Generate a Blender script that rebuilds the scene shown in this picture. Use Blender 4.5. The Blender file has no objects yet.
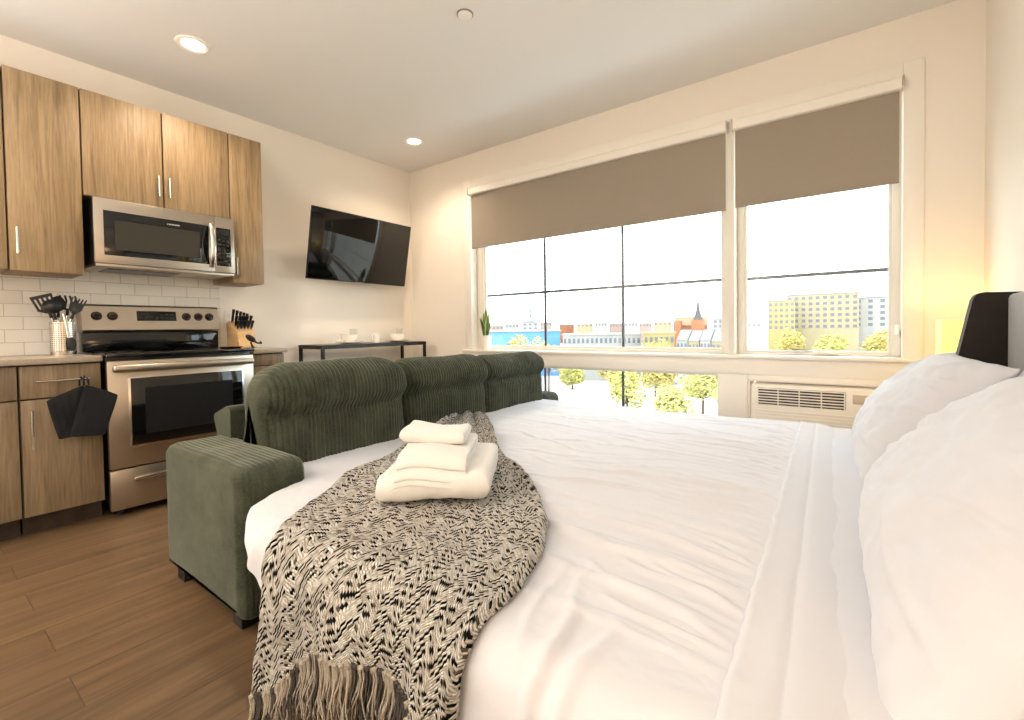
import bpy, bmesh, math, random
from mathutils import Vector, Matrix, noise
random.seed(7)
S = bpy.context.scene
COL = S.collection
PI = math.pi

# ------------------------------------------------------------------ camera, sky, light, exposure
cam_d = bpy.data.cameras.new('camera')
cam = bpy.data.objects.new('camera', cam_d)
COL.objects.link(cam)
S.camera = cam
YAW, PITCH, ROLL = 0.63835, -0.02403, -0.01443
_f = Vector((-math.sin(YAW) * math.cos(PITCH), math.cos(YAW) * math.cos(PITCH), math.sin(PITCH)))
_r = Vector((math.cos(YAW), math.sin(YAW), 0))
_u = _r.cross(_f)
_r2 = _r * math.cos(ROLL) + _u * math.sin(ROLL)
_u2 = -_r * math.sin(ROLL) + _u * math.cos(ROLL)
_m = Matrix((_r2, _u2, -_f)).transposed().to_4x4()
_m.translation = Vector((3.9396, -3.4692, 1.0211))
cam.matrix_world = _m
cam_d.sensor_width = 36.0
cam_d.lens = 462.6 / 1024 * 36
cam_d.shift_y = -20.25 / 1024
cam_d.clip_start = 0.02
cam_d.clip_end = 3000

S.view_settings.view_transform = 'Standard'
S.view_settings.look = 'None'
S.view_settings.gamma = 1
S.view_settings.use_curve_mapping = False
S.view_settings.exposure = 0.64
try:
    S.cycles.use_denoising = True
    S.cycles.max_bounces = 10
    S.cycles.diffuse_bounces = 6
    S.cycles.transparent_max_bounces = 16
    S.cycles.sample_clamp_indirect = 8
except Exception:
    pass

SKY = 4.0
w = bpy.data.worlds.new('sky')
S.world = w
w.use_nodes = True
nt = w.node_tree
bg = nt.nodes['Background']
tc = nt.nodes.new('ShaderNodeTexCoord')
nz = nt.nodes.new('ShaderNodeTexNoise')
nz.inputs['Scale'].default_value = 3.0
nz.inputs['Detail'].default_value = 5
cr = nt.nodes.new('ShaderNodeValToRGB')
cr.color_ramp.elements[0].position = 0.35
cr.color_ramp.elements[0].color = (0.78, 0.88, 1.0, 1)
cr.color_ramp.elements[1].position = 0.65
cr.color_ramp.elements[1].color = (0.95, 0.97, 1.0, 1)
nt.links.new(tc.outputs['Generated'], nz.inputs['Vector'])
nt.links.new(nz.outputs['Fac'], cr.inputs['Fac'])
nt.links.new(cr.outputs['Color'], bg.inputs['Color'])
bg.inputs['Strength'].default_value = SKY


def lamp(name, kind, loc, energy, color, **k):
    d = bpy.data.lights.new(name, kind)
    d.energy = energy
    d.color = color
    for a, b in k.items():
        setattr(d, a, b)
    o = bpy.data.objects.new(name, d)
    o.location = loc
    COL.objects.link(o)
    return o


# the windows as portals that guide the daylight (they add no light of their own)
for (cx, cz, sx, sz) in ((2.52, 1.33, 3.3, 1.05), (2.07, 0.42, 2.3, 0.56)):
    p = lamp('window_portal', 'AREA', (cx, 0.16, cz), 1, (1, 1, 1), shape='RECTANGLE', size=sx, size_y=sz)
    p.rotation_euler = (-PI / 2, 0, 0)
    p.data.cycles.is_portal = True
WARM = (1.0, 0.80, 0.60)
# fill light added behind the camera to brighten the ceiling; no real fitting
fl = lamp('ceiling_fill', 'AREA', (1.9, -4.9, 1.25), 128, (1.0, 0.97, 0.945), shape='RECTANGLE', size=3.0, size_y=1.2)
fl.rotation_euler = (math.radians(198), 0, 0)
# ceiling downlights of the flat (the two in view have their fittings; one more, unseen, is added in line to light the part behind the camera)
for (x, y) in ((0.757, -2.336), (0.696, -0.557)):
    lamp('downlight_bulb', 'SPOT', (x, y, 2.715), 34, WARM, spot_size=2.5, spot_blend=0.9, shadow_soft_size=0.05)
for (x, y) in ((0.757, -4.1),):
    lamp('downlight_bulb', 'SPOT', (x, y, 2.715), 40, WARM, spot_size=2.6, spot_blend=0.9, shadow_soft_size=0.06)


# ------------------------------------------------------------------ materials
def lin(c):
    def g(v):
        v /= 255.0
        return v / 12.92 if v <= 0.04045 else ((v + 0.055) / 1.055) ** 2.4
    return (g(c[0]), g(c[1]), g(c[2]), 1)


class N:
    """small helper round one node tree"""
    def __init__(s, name):
        s.m = bpy.data.materials.new(name)
        s.m.use_nodes = True
        s.t = s.m.node_tree
        s.b = s.t.nodes['Principled BSDF']

    def n(s, kind, **k):
        o = s.t.nodes.new('ShaderNode' + kind)
        for a, b in k.items():
            if a[0] == '_':
                setattr(o, a[1:], b)
            else:
                o.inputs[a.replace('_', ' ')].default_value = b
        return o

    def l(s, a, b):
        s.t.links.new(a, b)

    def set(s, **k):
        for a, b in k.items():
            s.b.inputs[a.replace('_', ' ')].default_value = b
        return s

    def math(s, op, a, b=None):
        o = s.t.nodes.new('ShaderNodeMath')
        o.operation = op
        for i, v in enumerate((a, b)):
            if v is None:
                continue
            if isinstance(v, (int, float)):
                o.inputs[i].default_value = v
            else:
                s.l(v, o.inputs[i])
        return o.outputs[0]

    def bump(s, h, strength=0.3, dist=0.01):
        o = s.n('Bump', Strength=strength, Distance=dist)
        s.l(h, o.inputs['Height'])
        s.l(o.outputs[0], s.b.inputs['Normal'])
        return o


def plain(name, c, rough=0.5, metal=0.0, bump=0.0, bscale=60, var=0.0, **k):
    a = N(name)
    a.set(Base_Color=lin(c), Roughness=rough, Metallic=metal)
    for q, v in k.items():
        a.b.inputs[q.replace('_', ' ')].default_value = v
    if bump or var:
        tc = a.n('TexCoord')
        z = a.n('TexNoise', Scale=bscale, Detail=4.0)
        a.l(tc.outputs['Object'], z.inputs['Vector'])
        if bump:
            a.bump(z.outputs['Fac'], bump, 0.004)
        if var:
            r = a.n('ValToRGB')
            r.color_ramp.elements[0].color = tuple(v * (1 - var) for v in lin(c)[:3]) + (1,)
            r.color_ramp.elements[1].color = tuple(min(1, v * (1 + var)) for v in lin(c)[:3]) + (1,)
            r.color_ramp.elements[0].position = 0.3
            r.color_ramp.elements[1].position = 0.7
            a.l(z.outputs['Fac'], r.inputs['Fac'])
            a.l(r.outputs['Color'], a.b.inputs['Base Color'])
    return a.m


def wood(name, c0, c1, scale=(26, 26, 1.6), rough=0.5, bump=0.15):
    a = N(name)
    tc = a.n('TexCoord')
    oi = a.n('ObjectInfo')
    mp = a.n('Mapping')
    mp.inputs['Scale'].default_value = scale
    ad = a.n('VectorMath', _operation='ADD')
    a.l(tc.outputs['Object'], ad.inputs[0])
    mu = a.n('VectorMath', _operation='SCALE')
    cx = a.n('CombineXYZ')
    for i in range(3):
        a.l(oi.outputs['Random'], cx.inputs[i])
    a.l(cx.outputs[0], mu.inputs[0])
    mu.inputs['Scale'].default_value = 7.0
    a.l(mu.outputs[0], ad.inputs[1])
    a.l(ad.outputs[0], mp.inputs['Vector'])
    z = a.n('TexNoise', Scale=1.0, Detail=7.0, Roughness=0.68, Distortion=0.6)
    a.l(mp.outputs[0], z.inputs['Vector'])
    mp2 = a.n('Mapping')
    mp2.inputs['Scale'].default_value = tuple(v * 4.5 for v in scale)
    a.l(ad.outputs[0], mp2.inputs['Vector'])
    z2 = a.n('TexNoise', Scale=1.0, Detail=3.0)
    a.l(mp2.outputs[0], z2.inputs['Vector'])
    mix = a.math('ADD', a.math('MULTIPLY', z.outputs['Fac'], 0.7), a.math('MULTIPLY', z2.outputs['Fac'], 0.3))
    r = a.n('ValToRGB')
    r.color_ramp.elements[0].position = 0.34
    r.color_ramp.elements[1].position = 0.66
    r.color_ramp.elements[0].color = lin(c0)
    r.color_ramp.elements[1].color = lin(c1)
    a.l(mix, r.inputs['Fac'])
    a.l(r.outputs['Color'], a.b.inputs['Base Color'])
    a.set(Roughness=rough)
    a.bump(mix, bump, 0.003)
    return a.m


def floor_mat():
    a = N('floor_planks')
    tc = a.n('TexCoord')
    mp = a.n('Mapping')
    mp.inputs['Rotation'].default_value = (0, 0, PI / 2)
    a.l(tc.outputs['Object'], mp.inputs['Vector'])
    br = a.n('TexBrick', Scale=1.0, Mortar_Size=0.0014, Brick_Width=1.9, Row_Height=0.187, Bias=0.0)
    br.inputs['Color1'].default_value = (0.15, 0.15, 0.15, 1)
    br.inputs['Color2'].default_value = (0.9, 0.9, 0.9, 1)
    br.inputs['Mortar'].default_value = (0, 0, 0, 1)
    br.offset = 0.37
    a.l(mp.outputs[0], br.inputs['Vector'])
    mp2 = a.n('Mapping')
    mp2.inputs['Scale'].default_value = (22, 1.3, 1)
    ad = a.n('VectorMath', _operation='ADD')
    sc = a.n('VectorMath', _operation='SCALE')
    a.l(br.outputs['Color'], sc.inputs[0])
    sc.inputs['Scale'].default_value = 9
    a.l(tc.outputs['Object'], ad.inputs[0])
    a.l(sc.outputs[0], ad.inputs[1])
    a.l(ad.outputs[0], mp2.inputs['Vector'])
    z = a.n('TexNoise', Scale=1.0, Detail=6.0, Roughness=0.65, Distortion=0.8)
    a.l(mp2.outputs[0], z.inputs['Vector'])
    v = a.math('ADD', a.math('MULTIPLY', z.outputs['Fac'], 0.85), a.math('MULTIPLY', br.outputs['Color'], 0.15))
    r = a.n('ValToRGB')
    r.color_ramp.elements[0].position = 0.28
    r.color_ramp.elements[1].position = 0.75
    r.color_ramp.elements[0].color = lin((66, 50, 34))
    r.color_ramp.elements[1].color = lin((120, 94, 66))
    a.l(v, r.inputs['Fac'])
    mx = a.n('MixRGB', _blend_type='MULTIPLY')
    mx.inputs['Fac'].default_value = 1
    a.l(r.outputs['Color'], mx.inputs[1])
    g = a.n('ValToRGB')
    g.color_ramp.elements[0].color = (1, 1, 1, 1)
    g.color_ramp.elements[1].color = (0.5, 0.46, 0.42, 1)
    a.l(br.outputs['Fac'], g.inputs['Fac'])
    a.l(g.outputs['Color'], mx.inputs[2])
    a.l(mx.outputs[0], a.b.inputs['Base Color'])
    a.set(Roughness=0.42)
    a.bump(a.math('SUBTRACT', a.math('MULTIPLY', z.outputs['Fac'], 0.4), br.outputs['Fac']), 0.25, 0.003)
    return a.m


def tile_mat():
    a = N('subway_tile')
    tc = a.n('TexCoord')
    sp = a.n('SeparateXYZ')
    cb = a.n('CombineXYZ')
    a.l(tc.outputs['Object'], sp.inputs[0])
    a.l(sp.outputs['Y'], cb.inputs['X'])
    a.l(sp.outputs['Z'], cb.inputs['Y'])
    br = a.n('TexBrick', Scale=1.0, Mortar_Size=0.0022, Mortar_Smooth=0.3, Brick_Width=0.152, Row_Height=0.076)
    br.inputs['Color1'].default_value = lin((236, 230, 220))
    br.inputs['Color2'].default_value = lin((230, 224, 213))
    br.inputs['Mortar'].default_value = lin((196, 186, 172))
    a.l(cb.outputs[0], br.inputs['Vector'])
    a.l(br.outputs['Color'], a.b.inputs['Base Color'])
    a.set(Roughness=0.25)
    a.bump(a.math('SUBTRACT', 1.0, br.outputs['Fac']), 0.5, 0.003)
    return a.m


def glass_mat(name, tint=(0.97, 0.985, 0.98), spec=1.0):
    a = N(name)
    t = a.t
    t.nodes.remove(a.b)
    out = [n for n in t.nodes if n.type == 'OUTPUT_MATERIAL'][0]
    tr = a.n('BsdfTransparent')
    tr.inputs[0].default_value = tint + (1,)
    gl = a.n('BsdfGlossy', Roughness=0.01)
    lw = a.n('LayerWeight', Blend=0.5)
    fr = a.math('ADD', 0.04, a.math('MULTIPLY', a.math('POWER', lw.outputs['Facing'], 5.0), 0.96))
    mx = a.n('MixShader')
    a.l(a.math('MULTIPLY', fr, spec * 0.5), mx.inputs[0])
    a.l(tr.outputs[0], mx.inputs[1])
    a.l(gl.outputs[0], mx.inputs[2])
    a.l(mx.outputs[0], out.inputs[0])
    return a.m


def steel(name, c=(186, 176, 162), rough=0.3, axis=1):
    a = N(name)
    a.set(Base_Color=lin(c), Metallic=1.0, Roughness=rough)
    tc = a.n('TexCoord')
    mp = a.n('Mapping')
    s = [260, 260, 260]
    s[axis] = 3
    mp.inputs['Scale'].default_value = s
    a.l(tc.outputs['Object'], mp.inputs['Vector'])
    z = a.n('TexNoise', Scale=1.0, Detail=2.0)
    a.l(mp.outputs[0], z.inputs['Vector'])
    r = a.n('MapRange')
    r.inputs['To Min'].default_value = rough - 0.07
    r.inputs['To Max'].default_value = rough + 0.1
    a.l(z.outputs['Fac'], r.inputs['Value'])
    a.l(r.outputs[0], a.b.inputs['Roughness'])
    a.bump(z.outputs['Fac'], 0.03, 0.001)
    return a.m


def corduroy_mat(name, c0, c1):
    a = N(name)
    tc = a.n('TexCoord')
    z = a.n('TexNoise', Scale=7.0, Detail=6.0, Roughness=0.7)
    a.l(tc.outputs['Object'], z.inputs['Vector'])
    z2 = a.n('TexNoise', Scale=160.0, Detail=2.0)
    a.l(tc.outputs['Object'], z2.inputs['Vector'])
    r = a.n('ValToRGB')
    r.color_ramp.elements[0].position = 0.3
    r.color_ramp.elements[1].position = 0.72
    r.color_ramp.elements[0].color = lin(c0)
    r.color_ramp.elements[1].color = lin(c1)
    a.l(a.math('ADD', a.math('MULTIPLY', z.outputs['Fac'], 0.7), a.math('MULTIPLY', z2.outputs['Fac'], 0.3)), r.inputs['Fac'])
    a.l(r.outputs['Color'], a.b.inputs['Base Color'])
    a.set(Roughness=0.9, Sheen_Weight=0.55, Sheen_Roughness=0.35)
    a.b.inputs['Sheen Tint'].default_value = (0.8, 0.84, 0.72, 1)
    a.b.inputs['Specular IOR Level'].default_value = 0.15
    a.bump(z2.outputs['Fac'], 0.3, 0.003)
    return a.m


def knit_mat():
    """cream knit with black flecked stitches set in chevrons (uv in metres)"""
    a = N('speckled_knit')
    uv = a.n('UVMap')
    sp = a.n('SeparateXYZ')
    a.l(uv.outputs[0], sp.inputs[0])
    U, V = sp.outputs['X'], sp.outputs['Y']
    wz = a.n('TexNoise', Scale=9.0, Detail=2.0)
    a.l(uv.outputs[0], wz.inputs['Vector'])
    wob = a.math('MULTIPLY', a.math('SUBTRACT', wz.outputs['Fac'], 0.5), 0.03)
    per = 0.085
    tri = a.math('ABSOLUTE', a.math('SUBTRACT', a.math('FRACT', a.math('DIVIDE', a.math('ADD', U, wob), per)), 0.5))
    W = a.math('DIVIDE', a.math('ADD', a.math('ADD', V, wob), a.math('MULTIPLY', tri, 0.085)), 0.0085)
    row = a.math('FLOOR', W)
    uu = a.math('ADD', a.math('DIVIDE', U, 0.0112), a.math('MULTIPLY', row, 0.37))
    colm = a.math('FLOOR', uu)
    cb = a.n('CombineXYZ')
    a.l(row, cb.inputs[0])
    a.l(colm, cb.inputs[1])
    wn = a.n('TexWhiteNoise', _noise_dimensions='2D')
    a.l(cb.outputs[0], wn.inputs['Vector'])
    chk = a.math('FLOORED_MODULO', a.math('ADD', row, colm), 2.0)
    val = a.math('MAXIMUM', wn.outputs['Value'], a.math('MULTIPLY', chk, a.math('ADD', 0.5, a.math('MULTIPLY', wn.outputs['Value'], 0.49))))
    fw = a.math('ABSOLUTE', a.math('SUBTRACT', a.math('FRACT', W), 0.5))
    fu = a.math('ABSOLUTE', a.math('SUBTRACT', a.math('FRACT', uu), 0.5))
    hgt = a.math('SUBTRACT', 1.0, a.math('ADD', a.math('POWER', a.math('MULTIPLY', fw, 2.0), 2.5), a.math('POWER', a.math('MULTIPLY', fu, 2.0), 4.0)))
    r = a.n('ValToRGB')
    r.color_ramp.interpolation = 'CONSTANT'
    e = r.color_ramp.elements
    e[0].position = 0.0
    e[0].color = lin((24, 23, 22))
    e[1].position = 0.40
    e[1].color = lin((98, 90, 80))
    for p, c in ((0.48, (214, 208, 197)), (0.66, (234, 229, 220)), (0.86, (198, 190, 176))):
        x = e.new(p)
        x.color = lin(c)
    a.l(val, r.inputs['Fac'])
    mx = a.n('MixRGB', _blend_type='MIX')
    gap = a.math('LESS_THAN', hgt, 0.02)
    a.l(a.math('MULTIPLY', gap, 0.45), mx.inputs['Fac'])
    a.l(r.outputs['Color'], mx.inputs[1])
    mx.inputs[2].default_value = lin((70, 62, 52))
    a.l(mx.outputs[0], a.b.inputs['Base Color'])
    a.set(Roughness=0.95)
    a.b.inputs['Specular IOR Level'].default_value = 0.1
    a.bump(hgt, 0.9, 0.008)
    return a.m


M = {}
M['wall'] = plain('wall_paint', (241, 233, 221), 0.85, bump=0.08, bscale=120)
M['ceil'] = plain('ceiling_paint', (232, 229, 224), 0.9, bump=0.1, bscale=90)
M['trim'] = plain('white_trim', (244, 238, 228), 0.45)
M['vinyl'] = plain('white_vinyl', (232, 226, 214), 0.35)
M['floor'] = floor_mat()
M['tile'] = tile_mat()
M['oak'] = wood('oak_veneer', (120, 98, 68), (172, 146, 110))
M['oak_grey'] = wood('grey_oak_veneer', (104, 86, 64), (152, 130, 100))
M['seam'] = plain('cabinet_shadow_gap', (52, 36, 24), 0.7)
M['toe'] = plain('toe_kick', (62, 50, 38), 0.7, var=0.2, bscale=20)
M['counter'] = plain('grey_laminate', (160, 146, 128), 0.35, var=0.12, bscale=90)
M['steel'] = steel('brushed_steel')
M['steel_v'] = steel('brushed_steel_upright', axis=2)
M['chrome'] = plain('satin_chrome', (206, 200, 190), 0.22, 1.0)
M['black_glass'] = plain('black_glass', (9, 10, 11), 0.06)
M['black'] = plain('black_plastic', (20, 20, 21), 0.45)
M['dark'] = plain('dark_enamel', (26, 25, 25), 0.3)
M['knob'] = plain('brown_black_knob', (44, 26, 18), 0.3)
M['mesh'] = plain('microwave_screen', (46, 44, 36), 0.35, var=0.2, bscale=400)
M['mark'] = plain('pale_print', (190, 190, 185), 0.5)
M['tv'] = plain('tv_panel', (6, 6, 7), 0.06)
M['glass'] = glass_mat('window_glass')
M['drink_glass'] = glass_mat('drinking_glass', (0.95, 0.96, 0.96), 0.9)
M['muntin'] = plain('grey_muntin', (96, 98, 100), 0.4)
M['cord'] = corduroy_mat('green_corduroy', (32, 36, 28), (84, 88, 72))
M['sheet'] = plain('white_cotton', (203, 203, 207), 0.85, bump=0.05, bscale=500, Sheen_Weight=0.15)
M['pillow'] = plain('white_pillowcase', (203, 203, 207), 0.85, bump=0.05, bscale=500, Sheen_Weight=0.15)
M['terry'] = plain('cream_terry', (226, 222, 215), 0.95, bump=0.6, bscale=420, Sheen_Weight=0.3)
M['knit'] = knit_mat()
M['yarn'] = plain('beige_yarn', (158, 148, 134), 0.95, var=0.2, bscale=300)
M['yarn_dark'] = plain('brown_grey_yarn', (66, 60, 54), 0.95, var=0.3, bscale=300)
M['velvet'] = plain('dark_brown_velvet', (34, 26, 22), 0.9, var=0.15, bscale=30, Sheen_Weight=0.1)
M['velvet_lit'] = plain('window_lit_velvet', (96, 98, 92), 0.85, var=0.1, bscale=30, Sheen_Weight=0.5)  # paler copy of the dark velvet, window light put into its colour
M['shade_fabric'] = plain('taupe_blind_fabric', (158, 147, 132), 0.9, bump=0.3, bscale=700, var=0.06)
M['ceramic'] = plain('white_ceramic', (245, 240, 230), 0.2)
M['table_top'] = wood('grey_table_top', (112, 104, 94), (150, 142, 130), (3, 26, 26), 0.4)
M['iron'] = plain('black_iron', (34, 32, 30), 0.45, 0.4)
M['leaf'] = plain('snake_plant_leaf', (86, 112, 58), 0.45, var=0.45, bscale=28)
M['leaf_edge'] = plain('yellow_leaf_edge', (206, 200, 110), 0.5)
M['soil'] = plain('potting_soil', (48, 36, 26), 0.95, bump=0.8, bscale=80)
M['ac'] = plain('cream_ac_plastic', (246, 239, 226), 0.45)
M['ac_dark'] = plain('ac_dark_recess', (58, 50, 42), 0.6)
M['block'] = wood('beech_block', (196, 158, 108), (226, 190, 140), (2, 30, 30), 0.45)
M['copper'] = plain('copper', (196, 112, 66), 0.25, 1.0)
M['cloth_black'] = plain('black_quilted_cotton', (20, 20, 21), 0.95, bump=0.5, bscale=160)
M['rubber'] = plain('black_nylon', (20, 20, 20), 0.5)


def emit(name, c, s):
    a = N(name)
    a.set(Base_Color=lin(c), Roughness=0.6)
    a.b.inputs['Emission Color'].default_value = lin(c)
    a.b.inputs['Emission Strength'].default_value = s
    return a.m


M['bulb'] = emit('lit_lens', (255, 240, 214), 6)
M['lampshade'] = emit('lit_linen_shade', (255, 234, 132), 0.5)


# ------------------------------------------------------------------ mesh helpers
def NB():
    return bmesh.new()


def box(bm, x0, x1, y0, y1, z0, z1, bev=0.0, seg=2):
    vs = [bm.verts.new((x, y, z)) for x in (x0, x1) for y in (y0, y1) for z in (z0, z1)]
    q = ((0, 1, 3, 2), (4, 6, 7, 5), (0, 4, 5, 1), (2, 3, 7, 6), (0, 2, 6, 4), (1, 5, 7, 3))
    fs = [bm.faces.new([vs[i] for i in f]) for f in q]
    if bev > 0:
        es = list({e for f in fs for e in f.edges})
        bmesh.ops.bevel(bm, geom=es, offset=bev, segments=seg, profile=0.5, affect='EDGES')
    return vs


def frame_of(d):
    d = Vector(d).normalized()
    a = Vector((0, 0, 1)) if abs(d.z) < 0.9 else Vector((1, 0, 0))
    u = d.cross(a).normalized()
    return d, u, d.cross(u).normalized()


def tube(bm, pts, r, n=10, cap=True):
    pts = [Vector(p) for p in pts]
    rs = r if isinstance(r, (list, tuple)) else [r] * len(pts)
    rings = []
    u = None
    for i, p in enumerate(pts):
        d = (pts[min(i + 1, len(pts) - 1)] - pts[max(i - 1, 0)]).normalized()
        if u is None:
            _, u, _ = frame_of(d)
        u = (u - d * u.dot(d)).normalized()
        v = d.cross(u)
        rings.append([bm.verts.new(p + (u * math.cos(2 * PI * k / n) + v * math.sin(2 * PI * k / n)) * rs[i]) for k in range(n)])
    for a, b in zip(rings, rings[1:]):
        for k in range(n):
            bm.faces.new((a[k], a[(k + 1) % n], b[(k + 1) % n], b[k]))
    if cap:
        bm.faces.new(rings[0][::-1])
        bm.faces.new(rings[-1])


def cyl(bm, p0, p1, r0, r1=None, n=24):
    tube(bm, [p0, p1], [r0, r0 if r1 is None else r1], n)


def lathe(bm, prof, c=(0, 0, 0), n=32, axis='z'):
    c = Vector(c)
    rings = []
    for r, h in prof:
        ring = []
        for k in range(n):
            a = 2 * PI * k / n
            p = (r * math.cos(a), r * math.sin(a), h)
            if axis == 'x':
                p = (h, p[0], p[1])
            elif axis == 'y':
                p = (p[0], h, p[1])
            ring.append(bm.verts.new(c + Vector(p)))
        rings.append(ring)
    for a, b in zip(rings, rings[1:]):
        for k in range(n):
            bm.faces.new((a[k], a[(k + 1) % n], b[(k + 1) % n], b[k]))
    for ring, pr in ((rings[0], prof[0]), (rings[-1], prof[-1])):
        if pr[0] > 1e-6:
            bm.faces.new(ring)


def prism(bm, poly, a0, a1, axis='y', bev=0.0):
    """extrude a polygon: axis y -> poly is (x, z); axis x -> (y, z); axis z -> (x, y)"""
    def P(p, a):
        return {'y': (p[0], a, p[1]), 'x': (a, p[0], p[1]), 'z': (p[0], p[1], a)}[axis]
    A = [bm.verts.new(P(p, a0)) for p in poly]
    B = [bm.verts.new(P(p, a1)) for p in poly]
    n = len(poly)
    fs = [bm.faces.new(A), bm.faces.new(B[::-1])]
    for k in range(n):
        fs.append(bm.faces.new((A[k], B[k], B[(k + 1) % n], A[(k + 1) % n])))
    if bev:
        bmesh.ops.bevel(bm, geom=list({e for f in fs for e in f.edges}), offset=bev, segments=2, profile=0.5, affect='EDGES')


def grid(bm, pts, uvs=None, wrap_u=False):
    """pts[i][j] -> quads; returns verts"""
    V = [[bm.verts.new(p) for p in row] for row in pts]
    lay = bm.loops.layers.uv.verify() if uvs else None
    ni, nj = len(V), len(V[0])
    for i in range(ni if wrap_u else ni - 1):
        for j in range(nj - 1):
            i2 = (i + 1) % ni
            f = bm.faces.new((V[i][j], V[i2][j], V[i2][j + 1], V[i][j + 1]))
            if uvs:
                for lp, (a, b) in zip(f.loops, ((i, j), (i2, j), (i2, j + 1), (i, j + 1))):
                    lp[lay].uv = uvs[a][b]
    return V


def wl(p):
    v = Vector((0, 0, 0))
    while p is not None:
        v += p.location
        p = p.parent
    return v


def obj(name, bm, mat, parent=None, smooth=True, angle=35, label=None):
    """link ONE mesh object; the shape is given in world coordinates"""
    bmesh.ops.recalc_face_normals(bm, faces=bm.faces[:])
    me = bpy.data.meshes.new(name)
    if parent is None:
        xs = [v.co for v in bm.verts]
        c = Vector(((min(v.x for v in xs) + max(v.x for v in xs)) / 2, (min(v.y for v in xs) + max(v.y for v in xs)) / 2, min(v.z for v in xs)))
    else:
        c = wl(parent)
    bmesh.ops.translate(bm, verts=bm.verts[:], vec=-c)
    if smooth:
        for f in bm.faces:
            f.smooth = True
        ca = math.radians(angle)
        for e in bm.edges:
            if len(e.link_faces) == 2 and e.calc_face_angle(0) > ca:
                e.smooth = False
    bm.to_mesh(me)
    bm.free()
    me.materials.append(M[mat] if isinstance(mat, str) else mat)
    o = bpy.data.objects.new(name, me)
    COL.objects.link(o)
    if parent is None:
        o.location = c
    else:
        o.parent = parent
    if label:
        o['label'] = label
    return o


def tag(o, label, cat, group=None, kind=None):
    o['label'] = label
    o['category'] = cat
    if group:
        o['group'] = group
    if kind:
        o['kind'] = kind
    return o


def thing(name, label, cat, loc, group=None):
    o = bpy.data.objects.new(name, None)
    o.empty_display_size = 0.05
    o.location = loc
    COL.objects.link(o)
    return tag(o, label, cat, group)


def struct(name, bm, mat, **k):
    o = obj(name, bm, mat, **k)
    o['kind'] = 'structure'
    return o


def dup(root, loc, label=None, rotz=None):
    r = root.copy()
    COL.objects.link(r)
    r.location = loc
    if rotz is not None:
        r.rotation_euler = (0, 0, rotz)
    if label:
        r['label'] = label
    for ch in root.children:
        c = ch.copy()
        COL.objects.link(c)
        c.parent = r
        for g in ch.children:
            d = g.copy()
            COL.objects.link(d)
            d.parent = c
    return r


def bx(name, mat, parent, *a, bev=0.0, **k):
    b = NB()
    box(b, *a, bev=bev)
    return obj(name, b, mat, parent, **k)


def fbm(x, y, z=0.0, o=4):
    return noise.fractal((x + 11.3, y + 7.7, z + 3.1), 0.9, 2.1, o, noise_basis='PERLIN_NEW')


def sm(t):
    t = max(0.0, min(1.0, t))
    return t * t * (3 - 2 * t)


def interp(pts, v):
    """piecewise linear through [(t, a, b, ...)]"""
    if v <= pts[0][0]:
        return pts[0][1:]
    for p, q in zip(pts, pts[1:]):
        if v <= q[0]:
            t = (v - p[0]) / (q[0] - p[0])
            return tuple(a + (b - a) * t for a, b in zip(p[1:], q[1:]))
    return pts[-1][1:]


# ------------------------------------------------------------------ room shell
W, H, YF = 4.487, 2.7485, -6.4
b = NB(); box(b, -0.15, W + 0.15, YF - 0.15, 0.2, -0.12, 0)
struct('floor', b, 'floor', smooth=False)
b = NB(); box(b, -0.15, W + 0.15, YF - 0.15, 0.2, H, H + 0.12)
struct('ceiling', b, 'ceil', smooth=False)
b = NB(); box(b, -0.15, 0, YF, 0.2, 0, H)
struct('wall_left', b, 'wall', smooth=False)
b = NB(); box(b, W, W + 0.15, YF, 0.2, 0, H)
struct('wall_right', b, 'wall', smooth=False)
b = NB(); box(b, -0.15, W + 0.15, YF - 0.15, YF, 0, H)
struct('wall_front', b, 'wall', smooth=False)
b = NB()
OX0, OX1, OZ0, OZ1 = 0.885, 4.155, 0.80, 2.40      # upper opening
LX0, LX1, LZ0, LZ1 = 0.92, 3.20, 0.14, 0.70         # lower opening
AX0, AX1, AZ0, AZ1 = 3.37, 4.12, 0.2, 0.645         # air conditioner sleeve
for a in ((0, OX0, 0, H), (OX1, W, 0, H), (OX0, OX1, OZ1, H), (OX0, OX1, LZ1, OZ0), (OX0, LX0, 0, LZ1), (LX0, LX1, 0, LZ0),
          (LX1, AX0, 0, LZ1), (AX0, AX1, 0, AZ0), (AX0, AX1, AZ1, LZ1), (AX1, OX1, 0, LZ1)):
    box(b, a[0], a[1], 0.0, 0.2, a[2], a[3])
bmesh.ops.remove_doubles(b, verts=b.verts[:], dist=1e-5)
struct('wall_back', b, 'wall', smooth=False)
# tiled splashback
b = NB(); box(b, 0.0, 0.008, -4.2, -1.94, 0.905, 1.44)
struct('trim_1', b, 'tile', smooth=False)
# casing round the window
b = NB()
CX0, CX1, CZ1 = 0.80, 4.245, 2.49
box(b, CX0, OX0, -0.018, 0.0, 0.82, CZ1, bev=0.003)
box(b, OX1, CX1, -0.018, 0.0, 0.82, CZ1, bev=0.003)
box(b, OX0, OX1, -0.018, 0.0, OZ1, CZ1, bev=0.003)
struct('trim_2', b, 'trim')
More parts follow.
